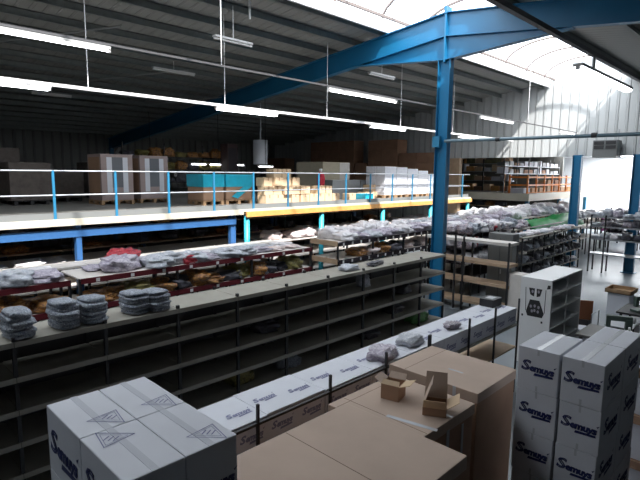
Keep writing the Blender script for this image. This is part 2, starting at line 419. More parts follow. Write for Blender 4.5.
for y in (9.1, 12.3, 15.75, 19.2, 22.5): MB().tube((DX - .08, y, 0), (DX - .08, y, DZ - .14), .085, 14).build('cyan_post', M_cyan, t, True)
for y in (4.26, 9.1, 15.75, 22.0):
    for x in (-19, -26): MB().box(x - .1, x + .1, y - .1, y + .1, 0, DZ - .12).build('inner_post', M_bluebeam, t)
t = thing('guard_rail', 'blue and grey safety railing along the edge of the mezzanine', 'railing')
yy = -3.19
while yy < 22.6:
    MB().box(DX - .05, DX - .01, yy - .025, yy + .025, DZ, DZ + 1.1).box(DX - .07, DX + .0, yy - .05, yy + .05, DZ, DZ + .02).build('post', M_bluel, t)
    yy += 1.39
for z in (1.09, .55): MB().tube((DX - .03, -3, DZ + z), (DX - .03, 22.5, DZ + z), .017, 10).build('top_rail' if z > 1 else 'mid_rail', M_railgrey, t, True)
MB().box(DX - .065, DX - .055, -3, 22.5, DZ, DZ + .15).build('toe_board', mat('toe_grey', (.20, .21, .21), .6), t)
MB().tube((DX - .03, 22.5, DZ + 1.09), (-15.4, 22.5, DZ + 1.09), .022).tube((DX - .03, 22.5, DZ + .55), (-15.4, 22.5, DZ + .55), .022).build('end_rail', M_railgrey, t)

# ------------------------------------------------------------------ cartons
def ink_text(name, body, size, stroke=True, r=.006, shear=.25, m=M_ink, big=1.45):
    """outlined lettering as mesh in the XZ plane, facing -Y; first letter taller"""
    parts = []
    def mk(s, sz):
        cu = bpy.data.curves.new(name, 'FONT'); cu.body = s; cu.size = sz; cu.shear = shear; cu.space_character = .92
        cu.resolution_u = 2
        if stroke: cu.fill_mode = 'NONE'; cu.bevel_depth = r; cu.bevel_resolution = 0
        else: cu.offset = r
        o = bpy.data.objects.new(name, cu); COL.objects.link(o)
        dg = bpy.context.evaluated_depsgraph_get(); dg.update()
        me = bpy.data.meshes.new_from_object(o.evaluated_get(dg)); bpy.data.objects.remove(o); return me
    bm = bmesh.new()
    me1 = mk(body[0], size * big); w1 = max(v.co.x for v in me1.vertices)
    me2 = mk(body[1:], size)
    bm.from_mesh(me1); k = len(bm.verts); bm.from_mesh(me2); bm.verts.ensure_lookup_table()
    bm.verts.ensure_lookup_table()
    for v in bm.verts[:k]: v.co.x *= 1.25; v.co.z *= 1
    for v in bm.verts[k:]: v.co.x += w1 * 1.25 - size * .14
    xs = [v.co.x for v in bm.verts]; cx = (min(xs) + max(xs)) / 2; wd = max(xs) - min(xs)
    for v in bm.verts:
        v.co = Vector((v.co.x - cx, -v.co.z * .2, v.co.y - size * .35))
    # dark bar with a tail under the lettering
    a, b = -wd * .08, wd * .46
    q = [(a, 0, -size * .52), (b, 0, -size * .46), (b + wd * .02, 0, -size * .68), (a - wd * .03, 0, -size * .8)]
    bm.faces.new([bm.verts.new(p) for p in q])
    q = [(wd * .47, 0, size * .45), (wd * .56, 0, size * .62), (wd * .5, 0, size * .32)]
    bm.faces.new([bm.verts.new(p) for p in q])
    me = bpy.data.meshes.new(name); bm.to_mesh(me); bm.free(); me.materials.clear(); me.materials.append(m); return me
LOGO = ink_text('printed_logo', 'Semuys', .15, r=.0085, shear=.15, big=1.5)
LOGO_S = ink_text('printed_logo', 'Semuys', .10, False, .005, .25, mat('faded_ink', (.24, .25, .38), .8), 1.2)
def put_mesh(name, me, parent, loc, rot=(0, 0, 0)):
    o = bpy.data.objects.new(name, me); COL.objects.link(o); o.parent = parent; o.location = loc; o.rotation_euler = rot; return o

def tri_mesh(s, w=.012):
    """warning triangle outline with three small glyph strokes, in XY facing up"""
    mb = MB()
    def line(a, b, ww=w):
        a = Vector(a); b = Vector(b); d = (b - a).normalized(); nn = Vector((-d.y, d.x)) * ww / 2
        mb.quad((*(a + nn - d * ww / 2), 0), (*(b + nn + d * ww / 2), 0), (*(b - nn + d * ww / 2), 0), (*(a - nn - d * ww / 2), 0))
    P = [Vector((-s, -s * .6)), Vector((s, -s * .6)), Vector((0, s * .75))]
    for i in range(3): line(P[i], P[(i + 1) % 3])
    for i in range(3): line(P[i] * .72, P[(i + 1) % 3] * .72, w * .5)
    for k in (-1, 0, 1):
        line((k * .03 - .006, -.035), (k * .03 + .006, .012), w * 1.3)
    return mb.mesh('warning_mark', M_inkl)
TRI = tri_mesh(.12, .006)

M_tape2 = mat('paper_tape', (.52, .54, .60), .6)
def carton(w, d, h, label, loc, rz=0, group=None, m=M_cart, name='white_carton', logos=(), tri=None, tape='y', seam=True, bev=.008):
    """origin at base centre. logos: list of (face, z) with face in '-y','+x','-x'"""
    t = thing(name, label, 'carton', loc, rz, group)
    MB().box(-w / 2, w / 2, -d / 2, d / 2, 0, h, bev).build('body', m, t)
    if tape:
        tw = .028
        if tape == 'y':
            MB().box(-tw, tw, -d / 2 - .0015, d / 2 + .0015, h, h + .0015).build('tape', M_tape, t)
            MB().box(-tw * .4, tw * .4, -d / 2 - .002, -d / 2, h - .07, h).build('tape_end', M_tape, t)
            MB().box(-tw * .4, tw * .4, -d / 2 - .002, -d / 2, .01, .07).build('tape_end', M_tape, t)
        else: MB().box(-w / 2 - .0015, w / 2 + .0015, -tw * .8, tw * .8, h, h + .0015).build('tape', M_tape2, t)
    for f, z, sc in logos:
        if f == '-y': o = put_mesh('printed_logo', LOGO, t, (0, -d / 2 - .003, z))
        elif f == '+x': o = put_mesh('printed_logo', LOGO, t, (w / 2 + .003, 0, z), (0, 0, PI / 2))
        elif f == '-x': o = put_mesh('printed_logo', LOGO, t, (-w / 2 - .003, 0, z), (0, 0, -PI / 2))
        o.scale = (sc, 1, sc)
    if tri: put_mesh('warning_mark', TRI, t, (tri[0], tri[1], h + .003), (0, 0, tri[2]))
    return t
def pallet(w, d, loc, label, rz=0, m=None, group=None):
    t = thing('wooden_pallet', label, 'pallet', loc, rz, group); m = m or M_wood
    n = 7; bw = w / n * .7
    for i in range(n):
        x = -w / 2 + bw / 2 + i * (w - bw) / (n - 1); MB().box(x - bw / 2, x + bw / 2, -d / 2, d / 2, .12, .142).build('deck_board', m, t)
    for i in range(3):
        y = -d / 2 + .05 + i * (d - .1) / 2
        mb = MB()
        for j in range(3):
            x = -w / 2 + .07 + j * (w - .14) / 2; mb.box(x - .07, x + .07, y - .05, y + .05, .02, .1)
        mb.build('block', m, t)
        MB().box(-w / 2, w / 2, y - .05, y + .05, .1, .12).box(-w / 2, w / 2, y - .05, y + .05, 0, .02).build('stringer', m, t)
    return t

# foreground pallet of white cartons, lower left
ZTL = 2.9; hL = .4575
pallet(1.28, .8, (-2.995, 1.35, .0), 'wooden pallet under the foreground stack of white cartons')
cw, cd = .612, .352
for lv in range(6):
    z = ZTL - hL * (lv + 1) - .002 * lv
    if z < .13: break
    for ix in range(2):
        for iy in range(2):
            pass
            x = -3.31 + ix * .617; y = 1.175 + iy * .357
            topn = {(0, 0): 'at the back left corner', (0, 1): 'at the back right corner', (0, 2): 'in the back row, far right',
                    (1, 0): 'at the front left corner', (1, 1): 'at the front right corner', (1, 2): 'in the front row, far right corner'}[(ix, iy)]
            lab = 'white carton on top of the foreground stack, ' + topn if lv == 0 else 'white carton %s of the foreground stack, %s' % (['', 'in the second layer', 'in the third layer', 'in the fourth layer', 'in the fifth layer', 'in the bottom layer'][lv], topn.replace('in the ', ''))
            tri = None
            if lv == 0 and (ix, iy) != (0, 0): pass
            if lv == 0: tri = {(0, 0): (.16, .07, .785), (0, 1): (.18, .07, .785), (1, 0): (-.17, -.05, 3.93), (1, 1): (.16, .07, .785)}[(ix, iy)]
            lg = []
            if iy == 0: lg.append(('-y', .22, 1.0))
            if ix == 1: lg.append(('+x', .2, .62))
            carton(cw, cd, hL, lab, (x, y, z), 0, 'foreground white cartons', logos=lg, tri=tri, tape='x')

# right stacks
pallet(.9, 1.55, (-1.77, 6.2, 0), 'wooden pallet under the two tall stacks of white cartons at the right')
for st, (x, ys, w) in enumerate(((-1.99, (5.83,), .44), (-1.535, (5.83, 6.59), .41))):
    for j, y in enumerate(ys):
        for k in range(5):
            h = .4915; z = 2.6 - h * (k + 1)
            
            nm = ['top', 'second from the top', 'third from the top', 'fourth from the top', 'bottom'][k]
            carton(w, .745, h - .002, 'white logo carton, %s of the %s tall stack%s' % (nm, 'left' if st == 0 else 'right', ', rear pile' if j else ''), (x + [0, .004, -.006, .003, 0][k], y, z), 0,
                   'tall stacks of white logo cartons', logos=(([('-y', .27, .72)] if j == 0 else []) + ([('+x', .25, 1.0)] if st == 1 else [])), tape='y')
# right-edge cartons
pallet(1.2, 1.0, (-.95, 7.75, 0), 'wooden pallet under the cartons at the right edge of the photo')
for k in range(3):
    z = .16 + k * .62
    t = carton(1.0, .7, .5, 'white logo carton at the right edge, ' + ['bottom of its pile', 'middle of its pile', 'open-topped one on its pile'][k], (-1.0, 7.7, z), 0, 'right edge cartons', logos=[('-y', .25, 1.1)], tape=None if k == 2 else 'y')
    if k < 2: tag(MB().box(-1.52, -.48, 7.3, 8.1, z + .505, z + .615).build('brown_tray', M_brown2), 'flat brown tray between white cartons at the right edge, ' + ['lower', 'upper'][k], 'tray')
    else:
        MB().plate([(-.5, -.35, .5), (.5, -.35, .5), (.5, -.5, .68), (-.5, -.5, .68)], .006).build('flap', M_brown2, t)
        MB().plate([(-.5, .35, .5), (.5, .35, .5), (.5, .45, .72), (-.5, .45, .72)], .006).build('flap', M_cart, t)
t = tag(MB().box(-1.27, -.6, 6.0, 7.1, 0, .5, .01).build('brown_carton', M_brown2), 'low brown carton on the floor right of the tall white stacks', 'carton')

# big brown pallet boxes, foreground centre
def bigbox(x0, x1, y0, y1, z0, z1, label, m, rz=0, tapes=()):
    t = thing('brown_carton', label, 'carton', ((x0 + x1) / 2, (y0 + y1) / 2, z0), rz, 'large brown pallet cartons')
    w, d, h = x1 - x0, y1 - y0, z1 - z0
    MB().box(-w / 2, w / 2, -d / 2, d / 2, 0, h - .09, .01).build('body', M_brown2, t)  # darker than the lid: shade of the side faces put into the colour
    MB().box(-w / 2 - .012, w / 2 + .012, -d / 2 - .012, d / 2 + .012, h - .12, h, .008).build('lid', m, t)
    return t, w, d, h
pallet(1.3, 2.0, (-2.45, 2.45, 0), 'wooden pallet under the nearest large brown carton')
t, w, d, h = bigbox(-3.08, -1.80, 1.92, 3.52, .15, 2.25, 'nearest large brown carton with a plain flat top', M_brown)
MB().box(-w / 2, w / 2, -.003, .003, h, h + .001).build('seam', M_seam, t)
pallet(1.15, 1.2, (-2.98, 4.35, 0), 'wooden pallet under the middle large brown carton')
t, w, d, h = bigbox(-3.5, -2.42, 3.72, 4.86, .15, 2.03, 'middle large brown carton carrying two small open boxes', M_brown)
MB().box(-w / 2 + .1, -w / 2 + .105, -d / 2, d / 2, h, h + .001).box(-w / 2, w / 2, -d / 2 + .22, -d / 2 + .225, h, h + .001).build('seam', M_seam, t)
MB().box(-.02, .52, -.36, -.31, h, h + .0015, 0, Matrix.Rotation(.2, 4, 'Z')).box(.25, w / 2, .1, .14, h, h + .0015).build('tape', M_tape, t)
MB().box(w / 2 + .012, w / 2 + .016, .0, .05, .5, h - .1).box(w / 2 + .012, w / 2 + .016, .3, .34, .3, h - .14).build('tape', M_tape, t)
pallet(1.25, 1.1, (-3.05, 5.6, 0), 'wooden pallet under the farthest large brown carton')
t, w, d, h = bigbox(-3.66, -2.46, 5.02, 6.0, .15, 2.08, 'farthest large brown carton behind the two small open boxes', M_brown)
MB().box(-w / 2 + .22, -w / 2 + .225, -d / 2, d / 2, h, h + .001).build('seam', M_seam, t)
MB().box(w / 2 - .3, w / 2 - .26, -d / 2 - .016, -d / 2 - .012, h - .35, h).box(0, .2, -.1, -.07, h, h + .001).build('tape', M_tape, t)

def openbox(w, d, h, loc, rz, label, flaps, inner=M_seam):
    t = thing('small_open_box', label, 'box', loc, rz)
    s = .006
    MB().box(-w / 2, w / 2, -d / 2, -d / 2 + s, 0, h).box(-w / 2, w / 2, d / 2 - s, d / 2, 0, h).box(-w / 2, -w / 2 + s, -d / 2, d / 2, 0, h).box(w / 2 - s, w / 2, -d / 2, d / 2, 0, h).box(-w / 2, w / 2, -d / 2, d / 2, 0, s).build('body', M_brown2, t)
    for side, ang, L in flaps:
        c, sn = math.cos(ang) * L, math.sin(ang) * L
        if side == '-x': q = [(-w / 2, -d / 2, h), (-w / 2, d / 2, h), (-w / 2 - c, d / 2 - .01, h + sn), (-w / 2 - c, -d / 2 + .01, h + sn)]
        if side == '+x': q = [(w / 2, -d / 2, h), (w / 2, d / 2, h), (w / 2 + c, d / 2 - .01, h + sn), (w / 2 + c, -d / 2 + .01, h + sn)]
        if side == '-y': q = [(-w / 2, -d / 2, h), (w / 2, -d / 2, h), (w / 2 - .01, -d / 2 - c, h + sn), (-w / 2 + .01, -d / 2 - c, h + sn)]
        if side == '+y': q = [(-w / 2, d / 2, h), (w / 2, d / 2, h), (w / 2 - .01, d / 2 + c, h + sn), (-w / 2 + .01, d / 2 + c, h + sn)]
        MB().plate(q, .005).build('flap', M_tan if side in '+x-y' else M_brown, t)
    return t
openbox(.21, .21, .17, (-3.13, 4.36, 2.032), .25, 'small brown box with its flaps folded open, left one on the middle carton', [('-x', .5, .10), ('+x', .35, .13), ('-y', 2.4, .06), ('+y', .8, .08)])
openbox(.24, .26, .09, (-2.62, 4.40, 2.032), .5, 'small brown box with tall flaps standing up, right one on the middle carton', [('-x', 1.9, .26), ('+x', .6, .15), ('-y', 1.2, .10), ('+y', 1.25, .27)])

# ------------------------------------------------------------------ bags and bundles
def blob(sx, sy, sz, seed, rough=.22, nu=14, nv=9, ridges=0.):
    bm = bmesh.new()
    bmesh.ops.create_uvsphere(bm, u_segments=nu, v_segments=nv, radius=1)
    for v in bm.verts:
        p = v.co.copy()
        q = Vector([math.copysign(abs(c) ** .7, c) for c in p])
        nz = noise.noise(p * 1.7 + Vector((seed * 3.1, seed, -seed))) * rough + noise.noise(p * 4 + Vector((seed, 7, 0))) * rough * .7 + abs(noise.noise(p * 8 + Vector((seed, 3, 1)))) * rough * .6
        q *= 1 + nz
        if ridges: q.x *= 1 + .07 * math.sin(p.z * ridges); q.y *= 1 + .07 * math.sin(p.z * ridges)
        z = max(q.z, -.72)
        v.co = Vector((q.x * sx / 2, q.y * sy / 2, (z + .72) / 1.72 * sz))
    zm = max(v.co.z for v in bm.verts)
    for v in bm.verts: v.co.z *= sz / zm
    me = bpy.data.meshes.new('bag'); bm.to_mesh(me); bm.free()
    for p in me.polygons: p.use_smooth = True
    return me
BLOBS = [blob(1, 1, 1, s, .34, 26, 16) for s in range(8)]
FOLDS = [blob(1, 1, 1, 11 + s, .12, 20, 22, 26) for s in range(3)]
def bundle_mesh(seed, n=6):
    rnd = random.Random(seed); bm = bmesh.new()
    for k in range(n):
        r = bmesh.ops.create_uvsphere(bm, u_segments=20, v_segments=9, radius=1)
        dx, dy, dz, ph = rnd.uniform(-.04, .04), rnd.uniform(-.04, .04), k / n, rnd.uniform(0, 6)
        sc = (.46 + rnd.uniform(-.04, .03)) * (1 - .12 * (k == n - 1)); tilt = rnd.uniform(-.1, .1)
        for v in r['verts']:
            p = v.co.copy(); q = Vector([math.copysign(abs(c) ** .6, c) for c in p])
            q *= 1 + .16 * noise.noise(p * 2.2 + Vector((seed, k * 3.7, 0))) + .07 * noise.noise(p * 6 + Vector((k, seed, 0)))
            v.co = Vector((dx + q.x * sc, dy + q.y * sc, dz + .11 + q.z * .11 + tilt * q.x * .3))
    zm = min(v.co.z for v in bm.verts); zx = max(v.co.z for v in bm.verts)
    for v in bm.verts: v.co.z = (v.co.z - zm) / (zx - zm)
    me = bpy.data.meshes.new('bundle'); bm.to_mesh(me); bm.free()
    for p in me.polygons: p.use_smooth = True
    return me
FOLDS = [bundle_mesh(s) for s in range(5)]
_bagmesh = {}
def bag(x, y, z, sx, sy, sz, m, name, label, cat, group, rz=None, folds=False):
    src = random.choice(FOLDS if folds else BLOBS); key = (src.name, m.name)
    if key not in _bagmesh:
        me = src.copy(); me.materials.clear(); me.materials.append(m); _bagmesh[key] = me
    o = bpy.data.objects.new(name, _bagmesh[key]); COL.objects.link(o)
    o.location = (x, y, z); o.scale = (sx, sy, sz); o.rotation_euler = (0, 0, random.uniform(-.3, .3) if rz is None else rz)
    return tag(o, label, cat, group)

# ------------------------------------------------------------------ racks
def rack(name, label, x0, x1, y0, y1, levels, bays, post_m, shelf_m, th=.03, post=.04, top_extra=.05, lip=None, lip_m=None, back=None, end_panels=None, shelf_y_in=0., lab_every=0, edge=.045):
    """long shelving unit; long side along Y, front at x1 (towards the camera)"""
    t = thing(name, label, 'shelving', (0, 0, 0)); L = (y1 - y0) / bays; top = max(levels) + top_extra
    for i in range(bays + 1):
        y = y0 + i * L
        for x in (x0 + post / 2, x1 - post / 2): MB().box(x - post / 2, x + post / 2, y - post / 2, y + post / 2, 0, top).build('post', post_m, t)
    for z in levels:
        for i in range(bays):
            ya, yb = y0 + i * L + .004, y0 + (i + 1) * L - .004
            mb = MB().box(x0 + .01, x1 - .01, ya, yb, z - th, z)
            mb.box(x1 - .012, x1 + .012, ya, yb, z - max(th, edge), z)
            s = mb.build('shelf', shelf_m, t)
            if lip:
                l = MB().box(x1 + .012, x1 + .03, ya, yb, z - lip, z + .01).build('front_board', lip_m, s)
            if lab_every:
                mb = MB(); yy = ya + lab_every * .4
                while yy < yb - .1:
                    mb.box(x1 + .03, x1 + .034, yy, yy + .075, z - lip + .015, z - .015); yy += lab_every
                mb.build('price_label', M_label, s)
    if back: MB().box(x0 - .02, x0 - .005, y0, y1, .05, max(levels) - .03).build('back_panel', back, t)
    if end_panels:
        zs, m = end_panels
        for z in zs: MB().box(x0, x1, y0 - .04, y0 - .02, z - .13, z + .03).build('end_board', m, t)
    return t
# front grey rack
F0, F1 = -7.78, -7.02
FL = [2.34, 1.87, 1.43, .99, .55, .12]
rack('shelving_unit', 'long grey shelving unit with empty shelves across the picture, nearest long row', F0, F1, -1.84, 12.0, FL, 12, M_dark, M_shelfgrey, .03, .045, .05, back=M_dark, edge=.07).location = (0, 0, 0)  # dark back panel added to keep the shelf interiors dark
# blue-grey bundles on its top
for i, (x, y, s) in enumerate(((-7.28, 1.72, .40), (-7.3, 2.30, .42), (-7.3, 2.68, .40), (-7.35, 3.33, .36), (-7.3, 3.65, .34))):
    bag(x + .05, y, 2.342, .50, .38, s * .95, B_blue, 'garment_bundle', 'plastic-wrapped blue-grey garment bundle on the front rack, ' + ['first from the left', 'second from the left, by a rack post', 'third from the left, narrow', 'fourth from the left', 'rightmost of the five'][i], 'bundle', 'bundles on the front rack', .1, True)
bag(-7.3, 8.35, 2.342, .3, .45, .13, B_grey, 'plastic_bag', 'crumpled pale plastic bag on the front rack left of a black item', 'bag', None)
bag(-7.3, 9.3, 2.342, .22, .6, .10, B_dark, 'black_bag', 'flat black bag on the front rack near the blue column', 'bag', None)
bag(-7.35, 8.9, FL[1] + .002, .3, .3, .3, B_grey, 'plastic_bag', 'grey plastic bag alone on the second shelf of the front rack', 'bag', None)
bag(-7.35, 11.2, FL[4] + .002, .35, .7, .3, B_green, 'green_bag', 'dull green bag low on the far end of the front rack', 'bag', None)
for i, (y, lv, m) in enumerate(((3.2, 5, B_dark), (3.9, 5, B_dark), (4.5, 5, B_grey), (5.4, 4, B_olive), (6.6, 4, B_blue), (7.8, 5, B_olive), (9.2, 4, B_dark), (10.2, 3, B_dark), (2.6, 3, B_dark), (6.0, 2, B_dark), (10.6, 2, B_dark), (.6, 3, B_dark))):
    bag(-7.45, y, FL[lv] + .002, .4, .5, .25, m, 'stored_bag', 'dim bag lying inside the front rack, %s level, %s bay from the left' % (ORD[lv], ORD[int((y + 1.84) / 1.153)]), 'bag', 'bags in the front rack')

# red-edged rack behind it
RL = [2.38, 1.82, 1.26, .6]
rack('shelving_unit', 'dark red edged shelving unit with heaped garments, leftmost section', -11.3, -10.12, -1.6, 3.35, RL, 2, M_dark, M_lightshelf, .03, .05, .0, lip=.10, lip_m=M_red, lab_every=1.9)
rack('shelving_unit', 'dark red edged shelving unit with heaped garments, middle section', -11.3, -10.12, 3.55, 9.9, RL, 3, M_dark, M_lightshelf, .03, .05, .0, lip=.10, lip_m=M_red, lab_every=.72)
rack('shelving_unit', 'black edged shelving unit with close white labels and tan end boards', -11.5, -10.3, 11.25, 19.9, RL, 5, M_dark, M_lightshelf, .03, .05, .0, lip=.12, lip_m=M_black, lab_every=.42, end_panels=((2.38, 1.82, 1.26), M_tanw))
def fill(xa, xb, ya, yb, z, n, mats, sz, name, label, cat, group, flat=(.5, .6), h=(.15, .3)):
    for i in range(n):
        y = ya + (yb - ya) * (i + .5 + random.uniform(-.25, .25)) / n
        x = random.uniform(xa, xb)
        m = random.choice(mats)
        bag(x, y, z + .003, random.uniform(*flat) * sz, random.uniform(*flat) * sz, random.uniform(*h), m, name, '%s, %s' % (label % COLN.get(m.name, 'pale'), 'first from left' if i == 0 else ORD[i] + ' from left'), cat, group)
COLN = {'bag_grey': 'grey', 'bag_white': 'white', 'bag_mauve': 'mauve-grey', 'bag_pink': 'pinkish', 'bag_blue': 'blue-grey', 'bag_brown': 'brown', 'bag_olive': 'olive', 'bag_red': 'red', 'bag_dark': 'black', 'bag_mixed': 'patchwork', 'bag_green': 'green'}
random.seed(21)
fill(-10.45, -10.4, -1.0, 3.3, RL[0], 8, [B_grey, B_mauve, B_white], 1.15, 'wrapped_garments', '%s wrapped garments on the leftmost red-edged section, front', 'garments', 'garments on the leftmost red-edged section', h=(.2, .38))
fill(-11.0, -10.9, -1.0, 3.3, RL[0], 7, [B_grey, B_white], 1.0, 'wrapped_garments', '%s wrapped garments on the leftmost red-edged section, rear', 'garments', 'garments at the rear of the leftmost red-edged section', h=(.1, .2))
bag(-10.55, 4.55, RL[0], .6, .8, .34, B_mauve, 'wrapped_garments', 'mauve wrapped garments on the middle section beside a red one', 'garments', None)
bag(-10.9, 4.75, RL[0], .45, .75, .42, B_red, 'wrapped_garments', 'dark red garment folded on the middle red-edged section', 'garments', None, .4)
fill(-10.5, -10.4, 5.0, 8.0, RL[0], 6, [B_mauve, B_grey, B_grey], 1.15, 'wrapped_garments', '%s wrapped garments, front of the middle red-edged section', 'garments', 'garments on the front of the middle section', h=(.14, .3))
bag(-10.3, 6.05, RL[0], .35, .35, .22, B_red, 'wrapped_garments', 'bright red wrapped garment over the red board of the middle section', 'garments', None)
fill(-11.0, -10.9, 3.8, 9.8, RL[0], 9, [B_white, B_grey, B_mauve], 1.1, 'wrapped_garments', '%s wrapped garments, rear of the middle red-edged section', 'garments', 'garments at the rear of the middle section', h=(.06, .14))
fill(-10.6, -10.5, 8.0, 9.8, RL[0], 3, [B_pink, B_mauve], 1.0, 'wrapped_garments', '%s flat garments, right end of the middle red-edged section', 'garments', 'garments at the right end of the middle section', h=(.06, .12))
fill(-10.5, -10.4, -1.2, 3.3, RL[1], 8, [B_brown, B_olive, B_mauve, B_brown], 1.2, 'bagged_goods', '%s bag between red boards of the leftmost section', 'bag', 'bags on the second shelf of the leftmost section', h=(.2, .36))
fill(-10.5, -10.4, 3.8, 9.6, RL[1], 13, [B_brown, B_brown, B_olive, B_dark], 1.1, 'bagged_goods', '%s bag between red boards of the middle section', 'bag', 'bags on the second shelf of the middle section', h=(.18, .36))
bag(-10.35, 8.0, RL[1], .4, .7, .16, B_blue, 'bagged_goods', 'blue wrapped pack on the second shelf of the middle red-edged section', 'bag', None)
fill(-10.55, -10.4, -1.2, 9.6, RL[2], 14, [B_dark, B_brown, B_red], 1.1, 'bagged_goods', '%s bag low on the red-edged shelving', 'bag', 'bags low on the red-edged shelving', h=(.2, .36))
fill(-10.7, -10.55, 11.6, 19.8, RL[0], 18, [B_mauve, B_grey, B_mauve, B_white], 1.15, 'wrapped_garments', '%s wrapped garments, front of the black edged section', 'garments', 'garments on the front of the black edged section', h=(.15, .32))
fill(-11.3, -11.1, 11.6, 19.8, RL[0], 16, [B_white, B_white, B_grey], 1.2, 'wrapped_garments', '%s wrapped garments, rear of the black edged section', 'garments', 'garments at the rear of the black edged section', h=(.3, .5))
fill(-10.7, -10.55, 12.2, 19.8, RL[1], 14, [B_brown, B_dark, B_brown, B_pink], 1.1, 'bagged_goods', '%s bag on the second shelf of the black edged section', 'bag', 'bags on the second shelf of the black edged section', h=(.2, .36))
fill(-10.7, -10.55, 11.6, 19.8, RL[2], 12, [B_dark, B_mauve], 1.1, 'bagged_goods', '%s bag low on the black edged section', 'bag', 'bags low on the black edged section', h=(.2, .36))

# bright sunlit tables at the deck edge
rack('shelving_unit', 'pale topped shelving at the deck edge in full sun, left section', -13.9, -12.45, -1.5, 9.9, [2.3, 1.75, 1.2], 7, M_dark, M_lightshelf, .04, .05, .06)
rack('shelving_unit', 'pale topped shelving at the deck edge in full sun, right section', -13.9, -12.3, 10.3, 22.4, [2.3, 1.75, 1.2], 7, M_dark, M_lightshelf, .04, .05, .06)
fill(-13.0, -12.7, 1.0, 4.2, 2.3, 5, [B_white, B_grey], 1.1, 'white_pack', '%s pack on the sunlit pale shelf, far left', 'pack', 'packs on the sunlit shelf, far left', h=(.1, .22))
carton(.5, .5, .16, 'flat white box on the sunlit pale shelf right of the blue deck post', (-12.8, 5.7, 2.302), name='white_box')
bag(-12.75, 10.6, 2.302, .6, .6, .32, B_pink, 'pink_sack', 'round pale pink sack on the sunlit shelf beyond the cyan post', 'sack', None)
fill(-12.8, -12.55, 11.3, 22.2, 2.3, 20, [B_white, B_white, B_pink], 1.3, 'white_pack', '%s pack heaped on the sunlit shelf of the right section', 'pack', 'packs on the sunlit right shelf', h=(.22, .4))
# low shelf filling the aisle gap between red rack and sunlit shelf (pale tabletop)
rack('low_table', 'pale packing table between the red edged rack and the deck posts', -12.05, -11.4, -1.5, 9.9, [2.42, 1.5], 6, M_dark, M_lightshelf, .04, .05, .0)
# dark shelving beneath the deck
UL = [2.75, 2.2, 1.65, 1.0]
rack('shelving_unit', 'brown edged shelving standing in the dark under the mezzanine', -16.6, -15.5, -1.0, 22.0, UL, 11, M_dark, M_tanw, .04, .05, .1)
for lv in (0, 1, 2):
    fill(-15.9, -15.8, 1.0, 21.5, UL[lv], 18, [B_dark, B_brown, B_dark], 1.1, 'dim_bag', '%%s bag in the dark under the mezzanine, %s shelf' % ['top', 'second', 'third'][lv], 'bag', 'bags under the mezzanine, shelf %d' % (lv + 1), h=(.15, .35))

# ------------------------------------------------------------------ long carton rack (centre)
LX0, LX1 = -4.78, -4.12
t = thing('low_rack', 'low black metal rack loaded with a long row of white cartons', 'rack')
ys = [3.3, 4.2, 5.2, 6.35, 7.75, 8.9, 10.0, 11.1]
ys = [1.4, 2.3, 3.2, 4.35, 5.5, 6.6, 7.9, 8.9, 9.95]
for y in ys:
    MB().box(LX1 + .02, LX1 + .05, y - .015, y + .015, 0, 2.0).build('post', M_dark, t)
    MB().box(LX0 - .05, LX0 - .02, y - .015, y + .015, 0, 1.5).build('post', M_dark, t)
MB().box(LX1 + .02, LX1 + .05, 6.62, 6.65, 0, 2.0).build('post', M_dark, t)
MB().box(LX1 + .02, LX1 + .05, 1.4, 6.6, 1.76, 1.79).build('hold_rail', M_dark, t)
for z in (1.47, 1.0, .5):
    MB().box(LX0 - .03, LX1 + .03, 1.4, 9.95, z - .03, z).build('shelf', M_tanw if z < 1.2 else M_shelfgrey, t)
for k in range(9):
    L = .94
    y0 = 1.5 + k * L
    c = carton(.66, L - .006, .325, 'long white carton atop the low rack, %s from the far end' % ['ninth', 'eighth', 'seventh', 'sixth', 'fifth', 'fourth', 'third', 'second', 'first'][k], (-4.46 - .02 * (k % 2 == 0) * (k < 4), y0 + L / 2, 1.475), 0, 'long white cartons on the low rack', name='long_carton', tape=None)
    for dy in (-.24, .24):
        o = put_mesh('printed_logo', LOGO_S, c, (.02 + (.06 if dy > 0 else -.03), dy, .329), (-PI / 2, 0, PI / 2))
        o = put_mesh('printed_logo', LOGO_S, c, (.333, dy, .15), (0, 0, PI / 2))
for k in range(5):
    y0 = 1.5 + k * .94
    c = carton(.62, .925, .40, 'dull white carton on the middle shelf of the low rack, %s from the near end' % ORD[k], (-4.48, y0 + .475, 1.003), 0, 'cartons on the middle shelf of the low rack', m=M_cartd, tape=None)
bag(-4.35, 5.75, 1.80, .35, .5, .16, B_mauve, 'plastic_bag', 'crumpled mauve plastic bag on the long carton row, nearer one', 'bag', None)
bag(-4.4, 6.55, 1.80, .32, .45, .15, B_grey, 'plastic_bag', 'crumpled clear plastic bag on the long carton row by the twin posts', 'bag', None)
bag(-4.35, 7.75, 1.80, .2, .3, .12, B_mixed, 'plastic_bag', 'small dark-patterned bag on the long carton row, farther one', 'bag', None)
t = thing('black_crate', 'small black crate at the far end of the long carton row', 'crate', (-4.6, 9.75, 1.80))
MB().box(-.15, .15, -.2, .2, 0, .16, .01).build('body', M_dark, t); MB().box(-.08, .08, -.1, .1, .16, .165).build('inset', M_galv, t)

